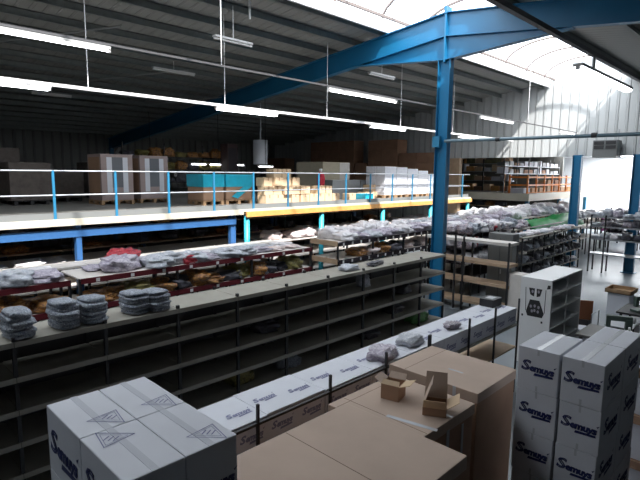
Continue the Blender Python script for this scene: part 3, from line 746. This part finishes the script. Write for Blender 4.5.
# ------------------------------------------------------------------ white cabinet with poster
t = thing('white_cabinet', 'tall white shelf cabinet with a black and white poster on its end', 'cabinet', (-4.45, 11.75, 0))
W2, DD, H2 = .36, 2.1, 2.1
MB().box(-W2, W2, 0, .03, 0, H2).build('end_panel', M_white, t)
MB().box(-W2, W2, DD - .03, DD, 0, H2).build('end_panel', M_white, t)
MB().box(-W2, -W2 + .02, .03, DD - .03, 0, H2).build('back_panel', M_white, t)
MB().box(-W2, W2, .03, DD - .03, H2 - .03, H2).build('top', M_white, t)
for z in (.1, .5, .92, 1.33, 1.72): MB().box(-W2 + .02, W2 - .005, .03, DD - .03, z, z + .025).build('shelf', M_white, t)
MB().box(W2 - .02, W2, DD / 2 - .01, DD / 2 + .01, .1, H2 - .03).build('divider', M_white, t)
mb = MB()
mb.quad((-.16, -.004, 1.86), (-.02, -.004, 1.86), (-.03, -.004, 1.66), (-.12, -.004, 1.7))
mb.quad((.02, -.004, 1.86), (.15, -.004, 1.86), (.11, -.004, 1.69), (.03, -.004, 1.66))
mb.quad((-.12, -.004, 1.58), (.1, -.004, 1.58), (.22, -.004, 1.28), (-.2, -.004, 1.28))
mb.quad((-.2, -.004, 1.28), (.22, -.004, 1.28), (.18, -.004, 1.18), (-.16, -.004, 1.18))
mb.quad((-.24, -.004, 1.86), (-.225, -.004, 1.86), (-.2, -.004, 1.3), (-.215, -.004, 1.3)); mb.quad((.24, -.004, 1.86), (.225, -.004, 1.86), (.22, -.004, 1.3), (.235, -.004, 1.3))
po = mb.build('poster', M_dark, t)
mb = MB()
for (x, z) in ((-.09, 1.42), (0, 1.44), (.09, 1.42), (0, 1.33), (-.07, 1.78), (.07, 1.79), (-.06, 1.31), (.08, 1.31)):
    mb.quad(*[(x + .028 * math.cos(a * PI / 4), -.006, z + .04 * math.sin(a * PI / 4)) for a in range(8)])
mb.build('poster_figures', mat('poster_grey', (.35, .33, .38), .5), t)
mb = MB().quad((.27, -.004, 1.98), (.33, -.004, 1.98), (.33, -.004, 1.9), (.25, -.004, 1.88)).quad((-.3, -.004, 1.2), (-.26, -.004, 1.2), (-.26, -.004, 1.15), (-.3, -.004, 1.15)).quad((.16, -.004, 1.1), (.2, -.004, 1.1), (.2, -.004, 1.05), (.16, -.004, 1.05))
mb.build('sticker', M_dark, t)

# ------------------------------------------------------------------ cross rack right of the column
t = thing('cross_shelving', 'open shelving with tan beams standing crosswise right of the blue column', 'shelving')
for z in (2.39, 1.71, 1.05, .35):
    MB().box(-9.6, -6.52, 15.0, 15.6, z - .09, z).build('shelf', M_lightshelf if z > 2 else M_tanw, t)
for x in (-9.55, -8.4, -8.1, -6.56):
    for y in (14.98, 15.6): MB().box(x - .025, x + .025, y - .025, y + .025, 0, 2.5 if x < -6.6 else 2.42).build('post', M_dark, t)
t = thing('grey_locker', 'tall grey locker standing behind the crosswise shelving', 'locker', (-7.35, 16.3, 0))
MB().box(-.42, .42, -.25, .25, 0, 2.55, .01).build('body', M_grey, t)
MB().box(-.005, .005, -.256, -.25, .1, 2.4).build('door_gap', M_dark, t); MB().box(.05, .08, -.28, -.25, 1.2, 1.35).build('handle', M_galv, t)
carton(.45, .5, .85, 'tall pale box standing at the right end of the crosswise shelving', (-6.35, 15.3, .0), name='pale_box', m=M_lightshelf, tape=None)
carton(.45, .5, .6, 'pale box on top of another at the right end of the crosswise shelving', (-6.35, 15.3, .852), name='pale_box', m=M_lightshelf, tape=None)
# racks behind
EL = [2.38, 1.85, 1.3, .75]
rack('shelving_unit', 'dark shelving crammed with patchwork garments behind the crosswise shelving', -10.0, -8.78, 16.2, 20.4, EL, 3, M_dark, M_black, .03, .05, .0)
for lv, zz in enumerate(EL[:3]):
    fill(-8.95, -8.8, 16.3, 20.3, zz, 12, [B_mixed, B_mixed, B_red, B_blue, B_white], 1.0, 'garment_pile', '%%s garment pile behind the crosswise shelving, %s shelf' % ['top', 'second', 'third'][lv], 'garments', 'garment piles behind the crosswise shelving, shelf %d' % (lv + 1), h=(.25, .45))
    fill(-9.7, -9.4, 16.3, 20.3, zz, 8, [B_mixed, B_white, B_mauve], 1.2, 'garment_pile', '%%s garment pile deeper behind the crosswise shelving, %s shelf' % ['top', 'second', 'third'][lv], 'garments', 'deeper garment piles behind the crosswise shelving, shelf %d' % (lv + 1), h=(.25, .45))
rack('shelving_unit', 'long shelving with white heaps beyond the end of the mezzanine', -11.9, -10.3, 20.6, 34, [2.35, 1.8, 1.2], 7, M_dark, M_lightshelf, .03, .05, .0)
fill(-10.9, -10.5, 20.8, 33.8, 2.35, 20, [B_white, B_mauve, B_white, B_grey], 1.25, 'white_heap', '%s heap on shelving beyond the mezzanine, front side', 'garments', 'front heaps beyond the mezzanine', h=(.25, .5))
fill(-11.7, -11.3, 20.8, 33.8, 2.35, 16, [B_white, B_white], 1.35, 'white_heap', '%s heap on shelving beyond the mezzanine, rear side', 'garments', 'rear heaps beyond the mezzanine', h=(.35, .6))
fill(-10.6, -10.5, 20.8, 33.8, 1.8, 16, [B_mixed, B_dark], 1.1, 'dim_bag', '%s bag under the white heaps beyond the mezzanine', 'bag', 'bags under the white heaps', h=(.2, .4))
# green sheet rack
rack('shelving_unit', 'shelving partly covered by a green sheet in the far aisle', -9.9, -9.1, 21.0, 33.0, [2.15, 1.6, 1.0], 6, M_dark, M_lightshelf, .03, .05, .0)
mb = MB(); n = 16
vs = [[mb.bm.verts.new((-10.0 + 1.0 * j / 5, 23.0 + 7.0 * i / n, 2.20 + .12 * abs(math.sin(i * 1.3 + j)) + (.18 if 8 < i < 15 and 1 < j < 5 else 0) - (.45 if j == 5 else 0))) for j in range(6)] for i in range(n + 1)]
for i in range(n):
    for j in range(5): mb.bm.faces.new((vs[i][j], vs[i + 1][j], vs[i + 1][j + 1], vs[i][j + 1]))
gs = mb.build('green_sheet', M_green, None, True); tag(gs, 'bright green sheet draped over the far shelving', 'sheet')
gs.modifiers.new('s', 'SOLIDIFY').thickness = .02
fill(-9.5, -9.3, 21.1, 23, 2.15, 4, [B_mixed, B_grey], 1.0, 'garment_pile', '%s pile left of the green sheet', 'garments', 'piles left of the green sheet', h=(.2, .35))
fill(-9.5, -9.3, 29.5, 33, 2.15, 6, [B_white, B_grey], 1.0, 'garment_pile', '%s pile right of the green sheet', 'garments', 'piles right of the green sheet', h=(.2, .4))
# dark rack at right, four levels
GL = [2.03, 1.5, .98, .45]
rack('shelving_unit', 'dark four level shelving left of the open concrete floor', -8.72, -8.0, 19.5, 26.3, GL, 6, M_dark, M_shelfgrey, .035, .05, .0)
fill(-8.45, -8.3, 19.6, 26.1, GL[0], 18, [B_white, B_grey, B_mixed], .95, 'folded_clothes', '%s folded clothes on top of the dark four level shelving', 'clothes', 'clothes on top of the dark four level shelving', h=(.06, .16))
for lv in (1, 2, 3):
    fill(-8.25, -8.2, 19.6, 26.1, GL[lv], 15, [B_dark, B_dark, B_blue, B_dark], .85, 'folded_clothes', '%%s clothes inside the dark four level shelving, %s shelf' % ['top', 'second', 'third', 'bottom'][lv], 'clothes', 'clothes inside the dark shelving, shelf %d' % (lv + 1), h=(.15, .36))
carton(.6, .5, 1.9, 'tall brown box at the near end of the dark four level shelving', (-8.4, 19.1, 0), name='tall_box', m=M_brown2, tape=None)

# far right shelving seen through the opening
for r, (Y, lab) in enumerate(((25.55, 'crosswise grey shelving beyond the open floor, nearest row'), (35.0, 'crosswise grey shelving beyond the open floor, second row'), (40.0, 'crosswise grey shelving beyond the open floor, last row'))):
    t = thing('far_shelving', lab, 'shelving')
    FZ = (2.62, 2.18, 1.6, .9) if r == 0 else (2.2, 1.65, 1.0); FX = -7.4 if r == 0 else -9.2
    for z in FZ: MB().box(FX, -1, Y, Y + .7, z - .06, z).build('shelf', M_galv, t)
    for x in ((-7.35, -6.75, -4.9, -3.0, -1.1) if r == 0 else (-9.15, -7.4, -5.6, -3.8, -2.0)):
        for yy in (Y, Y + .68): MB().box(x - .03, x + .03, yy, yy + .05, 0, 2.7 if r == 0 else 2.5).build('post', M_dark, t)
    for lv, z in enumerate(FZ[:3]):
        for i in range(14):
            m = random.choice([B_grey, B_mixed, B_white, B_dark] if lv else [B_white, B_grey, B_mauve])
            bag(FX + .2 + i * .43, Y + .35, z + .002, .42, .6, random.uniform(.15, .42), m, 'garment_pile', '%s pile on %s crosswise far shelving, %s shelf, %s from left' % (COLN[m.name], ['nearest', 'second', 'last'][r], ['top', 'middle', 'low'][lv], ORD[i]), 'garments', 'piles on the crosswise far shelving row %d shelf %d' % (r + 1, lv + 1))
t = thing('long_bench', 'long low table with magenta edge beyond the gable columns', 'table')
MB().box(-12.2, -9.2, 34, 46, 1.9, 1.98).build('table_top', M_lightshelf, t); MB().box(-9.2, -9.16, 34, 46, 1.75, 1.98).build('edge', M_mag, t)
MB().box(-12.2, -9.2, 34, 46, 1.2, 1.26).build('lower_shelf', M_lightshelf, t); MB().box(-9.2, -9.16, 34, 46, 1.1, 1.26).build('edge', M_mag, t)
for y in (34.2, 38, 42, 45.8): MB().box(-9.3, -9.2, y, y + .08, 0, 1.9).build('leg', M_dark, t)
fill(-9.8, -9.5, 34.3, 45.8, 1.98, 16, [B_white, B_pink, B_white], 1.2, 'white_heap', '%s heap on the magenta edged table', 'garments', 'heaps on the magenta edged table', h=(.25, .45))

# ------------------------------------------------------------------ far mezzanine
t = thing('far_mezzanine', 'pale edged storage deck in the far hall behind the gable opening', 'mezzanine')
MB().box(-26, -12.2, 30, 41, 3.2, 3.38).build('deck', M_deck, t)
MB().box(-26, -12.2, 29.9, 30, 2.95, 3.4).box(-12.2, -12.1, 29.9, 41, 2.95, 3.4).build('edge_trim', M_cream, t)
for x, y in ((-12.3, 30.2), (-12.3, 35.5), (-12.3, 40.8), (-17, 30.2), (-22, 30.2)): MB().box(x - .1, x + .1, y - .1, y + .1, 0, 3.2).build('post', M_bluel, t)
M_or2 = mat('stillage_orange', (.85, .26, .04), .5)
t = thing('orange_stillage', 'orange framed storage racks standing on the far mezzanine', 'rack')
MB().box(-12.45, -12.4, 30.4, 39.5, 4.32, 4.42).build('top_rail', M_or2, t)
MB().box(-12.45, -12.4, 30.4, 39.5, 3.84, 3.94).build('mid_rail', M_or2, t)
MB().box(-12.45, -12.4, 30.4, 39.5, 3.4, 3.46).build('bottom_rail', M_or2, t)
MB().box(-13.6, -12.4, 30.35, 30.42, 4.32, 4.42).box(-13.6, -12.4, 30.35, 30.42, 3.84, 3.94).build('end_rail', M_or2, t)
yy = 30.4
while yy < 39.6:
    MB().box(-12.47, -12.38, yy - .05, yy + .05, 3.38, 4.5).build('post', M_or2, t); yy += 1.3
MB().box(-13.6, -13.5, 30.35, 30.45, 3.38, 4.5).build('post', M_or2, t)
def cfill(x0, x1, n, y, z, mats, labs, group, hh=(.3, .55), name='small_carton'):
    for i in range(n):
        x = x0 + (x1 - x0) * (i + .5) / n; m, ln = random.choice(mats); w = (x1 - x0) / n * .85; h = random.uniform(*hh)
        o = MB().box(-w / 2, w / 2, -.3, .3, 0, h, .01).build(name, m); o.location = (x, y, z); tag(o, labs % ln, 'carton', group)
CM = [(M_tan, 'tan'), (M_brown2, 'brown'), (M_cart, 'white'), (M_orange, 'orange'), (M_olive, 'olive')]
for k in range(7):
    m, ln = random.choice(CM[:4]); o = MB().box(-.4, .4, -.5, .5, 0, random.choice((.3, .8)), .01).build('small_carton', m); o.location = (-13.1, 31.0 + k * 1.27, 3.39); tag(o, '%s carton inside the orange framed racks' % ln, 'carton', 'cartons inside the orange racks')
t = thing('upper_shelving', 'tall cluttered shelving at the back of the far mezzanine', 'shelving')
for z in (4.1, 4.75, 5.3): MB().box(-25, -15.0, 33.6, 34.4, z - .04, z).build('shelf', M_galv, t)
for i in range(7): MB().box(-25 + i * 1.6, -24.93 + i * 1.6, 33.6, 33.7, 3.38, 5.6).build('post', M_dark if i % 3 else M_orange, t)
for z in (3.39, 4.1, 4.75, 5.3): cfill(-24.9, -15.1, 15, 34, z + .002, CM, '%s carton on the far mezzanine shelving', 'cartons on the far mezzanine shelving', (.25, .5))
t = thing('side_shelving', 'long shelving along the far mezzanine behind the orange racks', 'shelving')
for z in (4.6, 5.1): MB().box(-14.8, -14.2, 31, 40.6, z - .04, z).build('shelf', M_galv, t)
for i in range(6): MB().box(-14.25, -14.2, 31 + 1.9 * i, 31.06 + 1.9 * i, 3.38, 5.6).build('post', M_dark, t)
for z in (4.6, 5.1):
    for i in range(12):
        m, ln = random.choice([(M_cart, 'white'), (M_grey, 'grey'), (M_cart, 'white'), (M_brown2, 'brown')]); h = random.uniform(.2, .42)
        o = MB().box(-.25, .25, -.3, .3, 0, h, .01).build('small_carton', m); o.location = (-14.5, 31.4 + i * .78, z + .002); tag(o, '%s pack on the side shelving behind the orange racks' % ln, 'carton', 'packs behind the orange racks')
# under far mezzanine
rack('shelving_unit', 'dark shelving under the far mezzanine', -13.6, -12.6, 30.6, 40.5, [2.4, 1.7, 1.0], 5, M_dark, M_tanw, .05, .05, .1)
fill(-13.0, -12.9, 30.8, 40, 1.7, 10, [B_dark, B_brown], 1.2, 'dim_bag', '%s bag under the far mezzanine', 'bag', 'bags under the far mezzanine', h=(.3, .5))
t = thing('under_shelving', 'dark crosswise shelving below the front edge of the far mezzanine', 'shelving')
for z in (2.5, 1.9): MB().box(-24, -13.8, 31, 31.8, z - .06, z).build('shelf', M_tanw, t)
for i in range(6): MB().box(-24 + 2 * i, -23.94 + 2 * i, 31, 31.06, 0, 2.8).build('post', M_dark, t)
for i in range(14): bag(-23.6 + i * .7, 31.4, 2.502, .6, .6, .3, random.choice([B_dark, B_brown]), 'dim_bag', 'dim bag on the crosswise shelving below the far mezzanine', 'bag', 'bags on the crosswise shelving below the far mezzanine')
struct('wall_partition', MB().box(-26.2, -14.2, 41.2, 41.4, 0, 6.2), mat('partition_dark', (.12, .12, .11), .7))

# ------------------------------------------------------------------ goods on the deck
def windowcrate(x, y, label):
    t = thing('window_crate', label, 'crate', (x, y, DZ + .145))
    MB().box(-1.1, 0, -.53, .53, 0, 1.5, .01).build('body', mat('crate_pinkish', (.34, .27, .26), .7), t)
    for yy in (-.26, .27): MB().box(0, .008, yy - .085, yy + .085, .25, 1.4).build('white_strip', M_cart, t)
    MB().box(0, .006, -.175, .185, .42, 1.4).build('grey_panel', M_glassy, t)
    MB().box(-1.0, -.1, -.536, -.53, .2, 1.4).build('side_panel', M_brown2, t)
    return t
pallet(1.1, 1.1, (-16.95, 7.1, DZ), 'wooden pallet under the left window-fronted crate')
windowcrate(-16.4, 7.1, 'pinkish crate with two white strips on the mezzanine, left of the pair')
pallet(1.1, 1.1, (-17.25, 8.55, DZ), 'wooden pallet under the right window-fronted crate')
windowcrate(-16.7, 8.55, 'pinkish crate with two white strips on the mezzanine, right of the pair')
for i, (x, y, w, h) in enumerate(((-18.6, 2.3, 1.6, 1.15), (-18.5, 4.9, 1.5, 1.2), (-20.5, 4.5, 2.0, 1.7), (-19.5, 6.4, .9, .9), (-21.5, 8.5, 1.5, 1.3), (-19.0, .4, 1.2, 1.0))):
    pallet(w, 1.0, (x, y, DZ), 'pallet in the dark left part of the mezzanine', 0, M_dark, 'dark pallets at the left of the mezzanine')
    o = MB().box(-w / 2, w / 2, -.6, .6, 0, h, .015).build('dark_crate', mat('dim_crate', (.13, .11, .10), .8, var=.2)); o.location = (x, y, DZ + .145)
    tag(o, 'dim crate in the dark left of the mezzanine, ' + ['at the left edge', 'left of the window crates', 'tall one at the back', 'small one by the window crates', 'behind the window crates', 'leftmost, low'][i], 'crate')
# turquoise wrapped pallets
for i, (y, w) in enumerate(((9.45, .8), (10.5, 1.1))):
    pallet(1.0, w, (-14.85, y, DZ), 'pallet under the %s turquoise wrapped bale' % ['left', 'right'][i])
    t = thing('wrapped_bale', 'brown bale with turquoise wrap over its upper half, ' + ['left one', 'right one'][i], 'bale', (-14.85, y, DZ + .145))
    MB().box(-.5, .5, -w / 2, w / 2, 0, .84, .03).build('body', M_brown2, t)
    MB().box(-.53, .53, -w / 2 - .02, w / 2 + .02, .45, .88, .03).build('wrap', M_turq, t)
    if i: MB().plate([(.53, -.35, .12), (.53, -.1, .05), (.54, .5, .45), (.54, .2, .5)], .01).build('wrap_tail', M_turq, t)
# cartons piled
def pile(cols, x, y0, label, group, s=.42, m=M_tan):
    k = 0
    for i, hgt in enumerate(cols):
        for j in range(hgt):
            w = s * random.uniform(.85, 1.0)
            t = thing('small_carton', label % (['first', 'second', 'third', 'fourth', 'fifth', 'sixth'][i], ['bottom', 'second', 'third', 'fourth'][j]), 'carton', (x + random.uniform(-.08, .05), y0 + i * s * 1.02, DZ + .002 + j * s * .72), random.uniform(-.12, .12), group)
            MB().box(-s / 2, s / 2, -w / 2, w / 2, 0, s * .71, .01).build('body', m, t)
            MB().box(-s / 2 - .001, s / 2 + .001, -.02, .02, s * .71, s * .71 + .002).box(s / 2, s / 2 + .002, -.03, .03, s * .45, s * .71).build('tape', M_brown2, t)
pile([3, 4, 4, 3, 2, 1], -13.95, 11.35, 'tan carton by the turquoise bales, %s column from left, %s from deck', 'tan cartons heaped by the turquoise bales', .43)
pile([2, 2, 1], -13.95, 13.95, 'tan carton beside the red bundle, %s column from left, %s from deck', 'tan cartons in the low heap', .42)
pile([1, 1, 1, 1], -13.6, 15.5, 'tan carton in the low row before the grey bale, %s from the left, %s row', 'tan cartons before the grey bale', .4)
pile([1, 2, 2], -14.4, 17.4, 'tan carton beside white wrapped stacks, %s column from left, %s from deck', 'tan cartons beside the white wrapped cartons', .42)
carton(.5, .5, .3, 'turquoise bag-like box near the deck edge below the grey bale', (-12.9, 15.6, DZ), name='turquoise_box', m=M_turq, tape=None)
t = thing('red_bundle', 'upright red bundle standing on a teal crate behind the railing', 'bundle', (-14.9, 15.1, DZ + .42))
me = blob(.3, .32, .75, 5, .15); me.materials.append(M_redc); o = put_mesh('cloth', me, t, (0, 0, 0))
o = MB().tube((0, 0, .72), (0, 0, .86), .07, 10).build('neck', M_white, t, True)
tag(MB().box(-15.2, -14.6, 14.8, 15.45, DZ + .002, DZ + .42, .02).build('teal_crate', M_teal), 'teal crate under the red bundle', 'crate')
# tan covered bale & white wrapped stacks
t = thing('square_bale', 'large pale tan square bale on the mezzanine with a whitish right half', 'bale', (-17.2, 17.6, DZ + .0))
MB().box(-.9, .9, -.95, .95, .15, 1.62, .04).build('body', mat('bale_tan', (.45, .40, .30), .7, var=.06), t)
MB().box(.9, .91, .2, .9, .2, 1.6).build('wrap_sheet', M_lightshelf, t)
pallet(1.6, 1.7, (-17.2, 17.6, DZ), 'pallet under the pale tan square bale')
for i in range(5):
    y = 18.45 + i * .88; h = [1.44, 1.42, 1.36, 1.28, 1.1][i]
    pallet(1.1, .84, (-14.3, y, DZ), 'pallet under the white wrapped cartons', 0, None, 'pallets under the white wrapped cartons')
    t = thing('wrapped_cartons', 'white stretch-wrapped stack of cartons on the mezzanine, %s from the left' % ['first', 'second', 'third', 'fourth', 'fifth'][i], 'cartons', (-14.3, y, DZ + .145), 0, 'white wrapped stacks on the mezzanine')
    mb = MB()
    for a in range(2):
        for b in range(3): mb.box(-.55 + .56 * a, -.01 + .56 * a, -.42, .42, (h - .15) / 3 * b, (h - .15) / 3 * (b + 1) - .01, .02)
    mb.build('body', M_wrapwhite, t)
    MB().box(-.56, .56, -.43, .43, .08, .14, .0).build('wrap_band', M_tape, t)
for i in range(3):
    carton(.8, .9, .8, 'grey wrapped bale behind the railing left of the white stacks, %s' % ['front', 'middle', 'rear'][i], (-15.4, 16.4 + .95 * i, DZ), name='grey_bale', m=M_galv, tape=None)
# brown stacks along the gable
for i, (x0, x1, z1) in enumerate(((-31, -28.8, 5.6), (-26.0, -21.9, 6.65), (-20.7, -18.4, 6.6), (-18.3, -15.8, 5.75), (-21.8, -20.8, 5.2))):
    lab = 'tall brown stack of cartons against the gable wall, ' + ['leftmost', 'wide one behind the tan bale', 'tallest one behind the white stacks', 'low one beside the blue column', 'narrow low one between two taller'][i]
    t = thing('carton_stack', lab, 'cartons', ((x0 + x1) / 2, 25.8, DZ - .0)); w = (x1 - x0); nx = max(1, int(w / 1.1)); nz = max(2, int((z1 - DZ) / .55))
    for a in range(nx):
        for b in range(nz):
            MB().box(-w / 2 + w / nx * a + .01, -w / 2 + w / nx * (a + 1) - .01, -.5, .5, (z1 - DZ) / nz * b, (z1 - DZ) / nz * (b + 1) - .01, .01).build('carton', mat('deep_brown', (.34, .19, .12), .8, var=.15, vscale=2), t)
tag(MB().box(-31.4, -15.7, 22.6, 26.95, DZ - .12, DZ - .002).build('rear_deck', M_deck), 'rear part of the storage deck in front of the gable wall', 'deck')
# cluttered shelving at mezz back-left centre
random.seed(5)
t = thing('back_shelving', 'dim shelving with yellowish goods at the back of the mezzanine', 'shelving')
for z in (4.0, 4.6, 5.2): MB().box(-22.6, -22.0, 9.8, 16, z - .04, z).build('shelf', M_dark, t)
for y in (9.8, 11.8, 13.9, 16): MB().box(-22.05, -22, y - .03, y + .03, DZ, 5.8).build('post', M_dark, t)
for lv, z in enumerate((4.0, 4.6, 5.2)):
    for i in range(9):
        m = random.choice([B_olive, B_dark, B_brown, B_olive]); bag(-22.2, 10.1 + i * .66, z + .002, .5, .55, random.uniform(.2, .5), m, 'stored_goods', '%s goods on the dim back shelving, %s shelf' % (COLN[m.name], ['low', 'middle', 'top'][lv]), 'goods', 'goods on the dim back shelving, shelf %d' % (lv + 1))
t = thing('hanging_duct', 'pale vertical plastic duct hanging at the back of the mezzanine', 'duct', (-20, 15.95, 4.9))
MB().tube((0, 0, 0), (0, 0, 1.2), .36, 20).build('sleeve', M_cart, t, True); MB().tube((0, 0, 1.2), (0, 0, 3.0), .04).build('hanger', M_galv, t)
t = thing('dark_cabinet', 'dark reddish cabinet at the back beside the pale hanging duct', 'cabinet', (-21.2, 14.9, DZ))
MB().box(-.3, .3, -.3, .3, 0, 2.5, .01).build('body', mat('dark_maroon', (.06, .03, .03), .6), t); MB().box(.3, .31, -.25, .25, .2, 2.3).build('door', M_black, t)

# ------------------------------------------------------------------ right: benches and machines
t = thing('workbench', 'grey workbench behind the tall white stacks at the right', 'bench', (-2.6, 12.6, 0))
MB().box(-1.0, 2.2, -.6, .5, .86, .92, .01).build('bench_top', M_bench, t)
rod((-3.05, 10, 6.37), (-3.05, 10, 6.62), .03, 'light_bracket', 'short bracket between the dark trunking and its light', 'bracket')
for x in (-.9, 2.1):
    for y in (-.5, .4): MB().box(x - .03, x + .03, y - .03, y + .03, 0, .86).build('leg', M_dark, t)
MB().box(-1.0, 2.2, -.55, .45, .3, .34).build('lower_shelf', M_bench, t)
t = thing('white_bin', 'white-sided bin topped by a brown wooden tray on the open floor', 'bin', (-4.2, 18.3, 0))
MB().box(-.32, .32, -.3, .3, 0, .75, .02).build('body', M_cart, t)
mb = MB().box(-.38, .38, -.4, -.37, .75, .88).box(-.38, .38, .37, .4, .75, .88).box(-.38, -.35, -.4, .4, .75, .88).box(.35, .38, -.4, .4, .75, .88).box(-.38, .38, -.4, .4, .75, .77); mb.build('tray', M_wood, t)
t = thing('leaning_board', 'reddish brown board leaning beside the white cabinet', 'board', (-4.55, 15.0, .45))
MB().box(-.45, .45, -.02, .02, 0, .55, 0, Matrix.Rotation(.5, 4, 'Z')).build('board', mat('rust_board', (.20, .07, .03), .6), t)
MB().box(-.35, .35, .05, .3, -.45, .0).build('support', M_dark, t)
carton(.6, .5, .45, 'white torn carton on the floor below the reddish brown board', (-4.3, 14.2, 0), .3, name='torn_carton', tape=None)
def machine(x, y, z, label, rz):
    t = thing('bench_machine', label, 'machine', (x, y, z), rz)
    MB().box(-.28, .28, -.12, .12, 0, .06, .01).build('base', M_machine, t)
    MB().box(.12, .26, -.07, .07, .06, .36, .02).build('upright', M_machine, t)
    MB().box(-.26, .26, -.06, .06, .30, .42, .02).build('arm', M_machine, t)
    MB().box(-.26, -.17, -.05, .05, .14, .32, .01).build('head', M_machine, t)
    MB().tube((.26, 0, .34), (.31, 0, .34), .08, 16).build('handwheel', M_galv, t, True)
    return t
machine(-2.9, 12.7, .92, 'dark green machine with handwheel on the grey bench, left one', .4)
machine(-2.0, 12.8, .92, 'dark green machine with handwheel on the grey bench, right one', -.5)
machine(-1.2, 12.5, .92, 'dark green machine on the grey bench, at the photo edge', .2)
t = thing('work_table', 'dark table with tools behind the grey workbench', 'table', (-2.6, 15.5, 0))
MB().box(-.9, 2, -.6, .6, .85, .9).build('table_top', M_dark, t)
for x in (-.8, 1.9):
    for y in (-.5, .5): MB().box(x - .03, x + .03, y - .03, y + .03, 0, .85).build('leg', M_dark, t)
machine(-3.0, 15.4, .9, 'dark machine on the rear work table', 1.0)
machine(-2.1, 15.5, .9, 'second dark machine on the rear work table', -1.0)
for i, (x, y) in enumerate(((-2.5, 15.2), (-2.35, 15.05), (-2.6, 12.3))):
    t = thing('white_bottle', ['white bottle between the machines on the rear table, left', 'white bottle between the machines on the rear table, right', 'white bottle on the grey bench'][i], 'bottle', (x, y, .9 if i < 2 else .92))
    MB().tube((0, 0, 0), (0, 0, .22), .06, 14).build('body', M_bottle, t, True); MB().tube((0, 0, .22), (0, 0, .3), .025, 10).build('cap', M_white, t, True)
t = thing('wire_frame', 'thin bent wire hoop standing left of the machines', 'hoop', (-3.75, 14.0, 0))
MB().tube((0, -.3, 0), (0, -.3, 1.0), .015).tube((0, .3, 0), (0, .3, 1.0), .015).tube((0, -.3, 1.0), (0, .3, 1.0), .015).build('hoop', M_galv, t)
t = thing('dark_stand', 'dark stand with a sloped grey tray left of the machines', 'stand', (-3.1, 14.0, 0))
MB().box(-.3, .3, -.3, .3, .5, .85, .02).build('body', M_dark, t); MB().box(-.3, .3, -.3, .3, .9, .93, 0, Matrix.Rotation(.2, 4, 'X')).build('tray', M_galv, t)
for x in (-.25, .25):
    for y in (-.25, .25): MB().box(x - .02, x + .02, y - .02, y + .02, 0, .5).build('leg', M_dark, t)
t = thing('red_cabinet', 'dark red narrow cabinet at the right edge beyond the machines', 'cabinet', (-3.4, 21.0, 0))
MB().box(-.3, .3, -.3, .3, 0, 1.9).build('body', M_red, t); MB().box(-.25, .25, -.32, -.3, .2, 1.7).build('door', M_red, t)

# ------------------------------------------------------------------ light
w = bpy.data.worlds.new('world'); SC.world = w; w.use_nodes = True
bg = w.node_tree.nodes['Background']; bg.inputs[0].default_value = (.85, .92, 1, 1); bg.inputs[1].default_value = 1.5
sd = bpy.data.lights.new('sun', 'SUN'); sd.energy = 13; sd.angle = math.radians(1.5); sd.color = (1, .97, .93)
so = bpy.data.objects.new('sun', sd); COL.objects.link(so)
dv = Vector((-.75, .33, -1)).normalized(); so.rotation_euler = dv.to_track_quat('-Z', 'Y').to_euler()

vs = SC.view_settings
SC.display_settings.display_device = 'sRGB'
vs.view_transform = 'Standard'; vs.look = 'None'; vs.gamma = 1; vs.use_curve_mapping = False; vs.exposure = 0.2
try:
    SC.cycles.use_denoising = True
    SC.cycles.max_bounces = 6; SC.cycles.transparent_max_bounces = 8
except Exception: pass
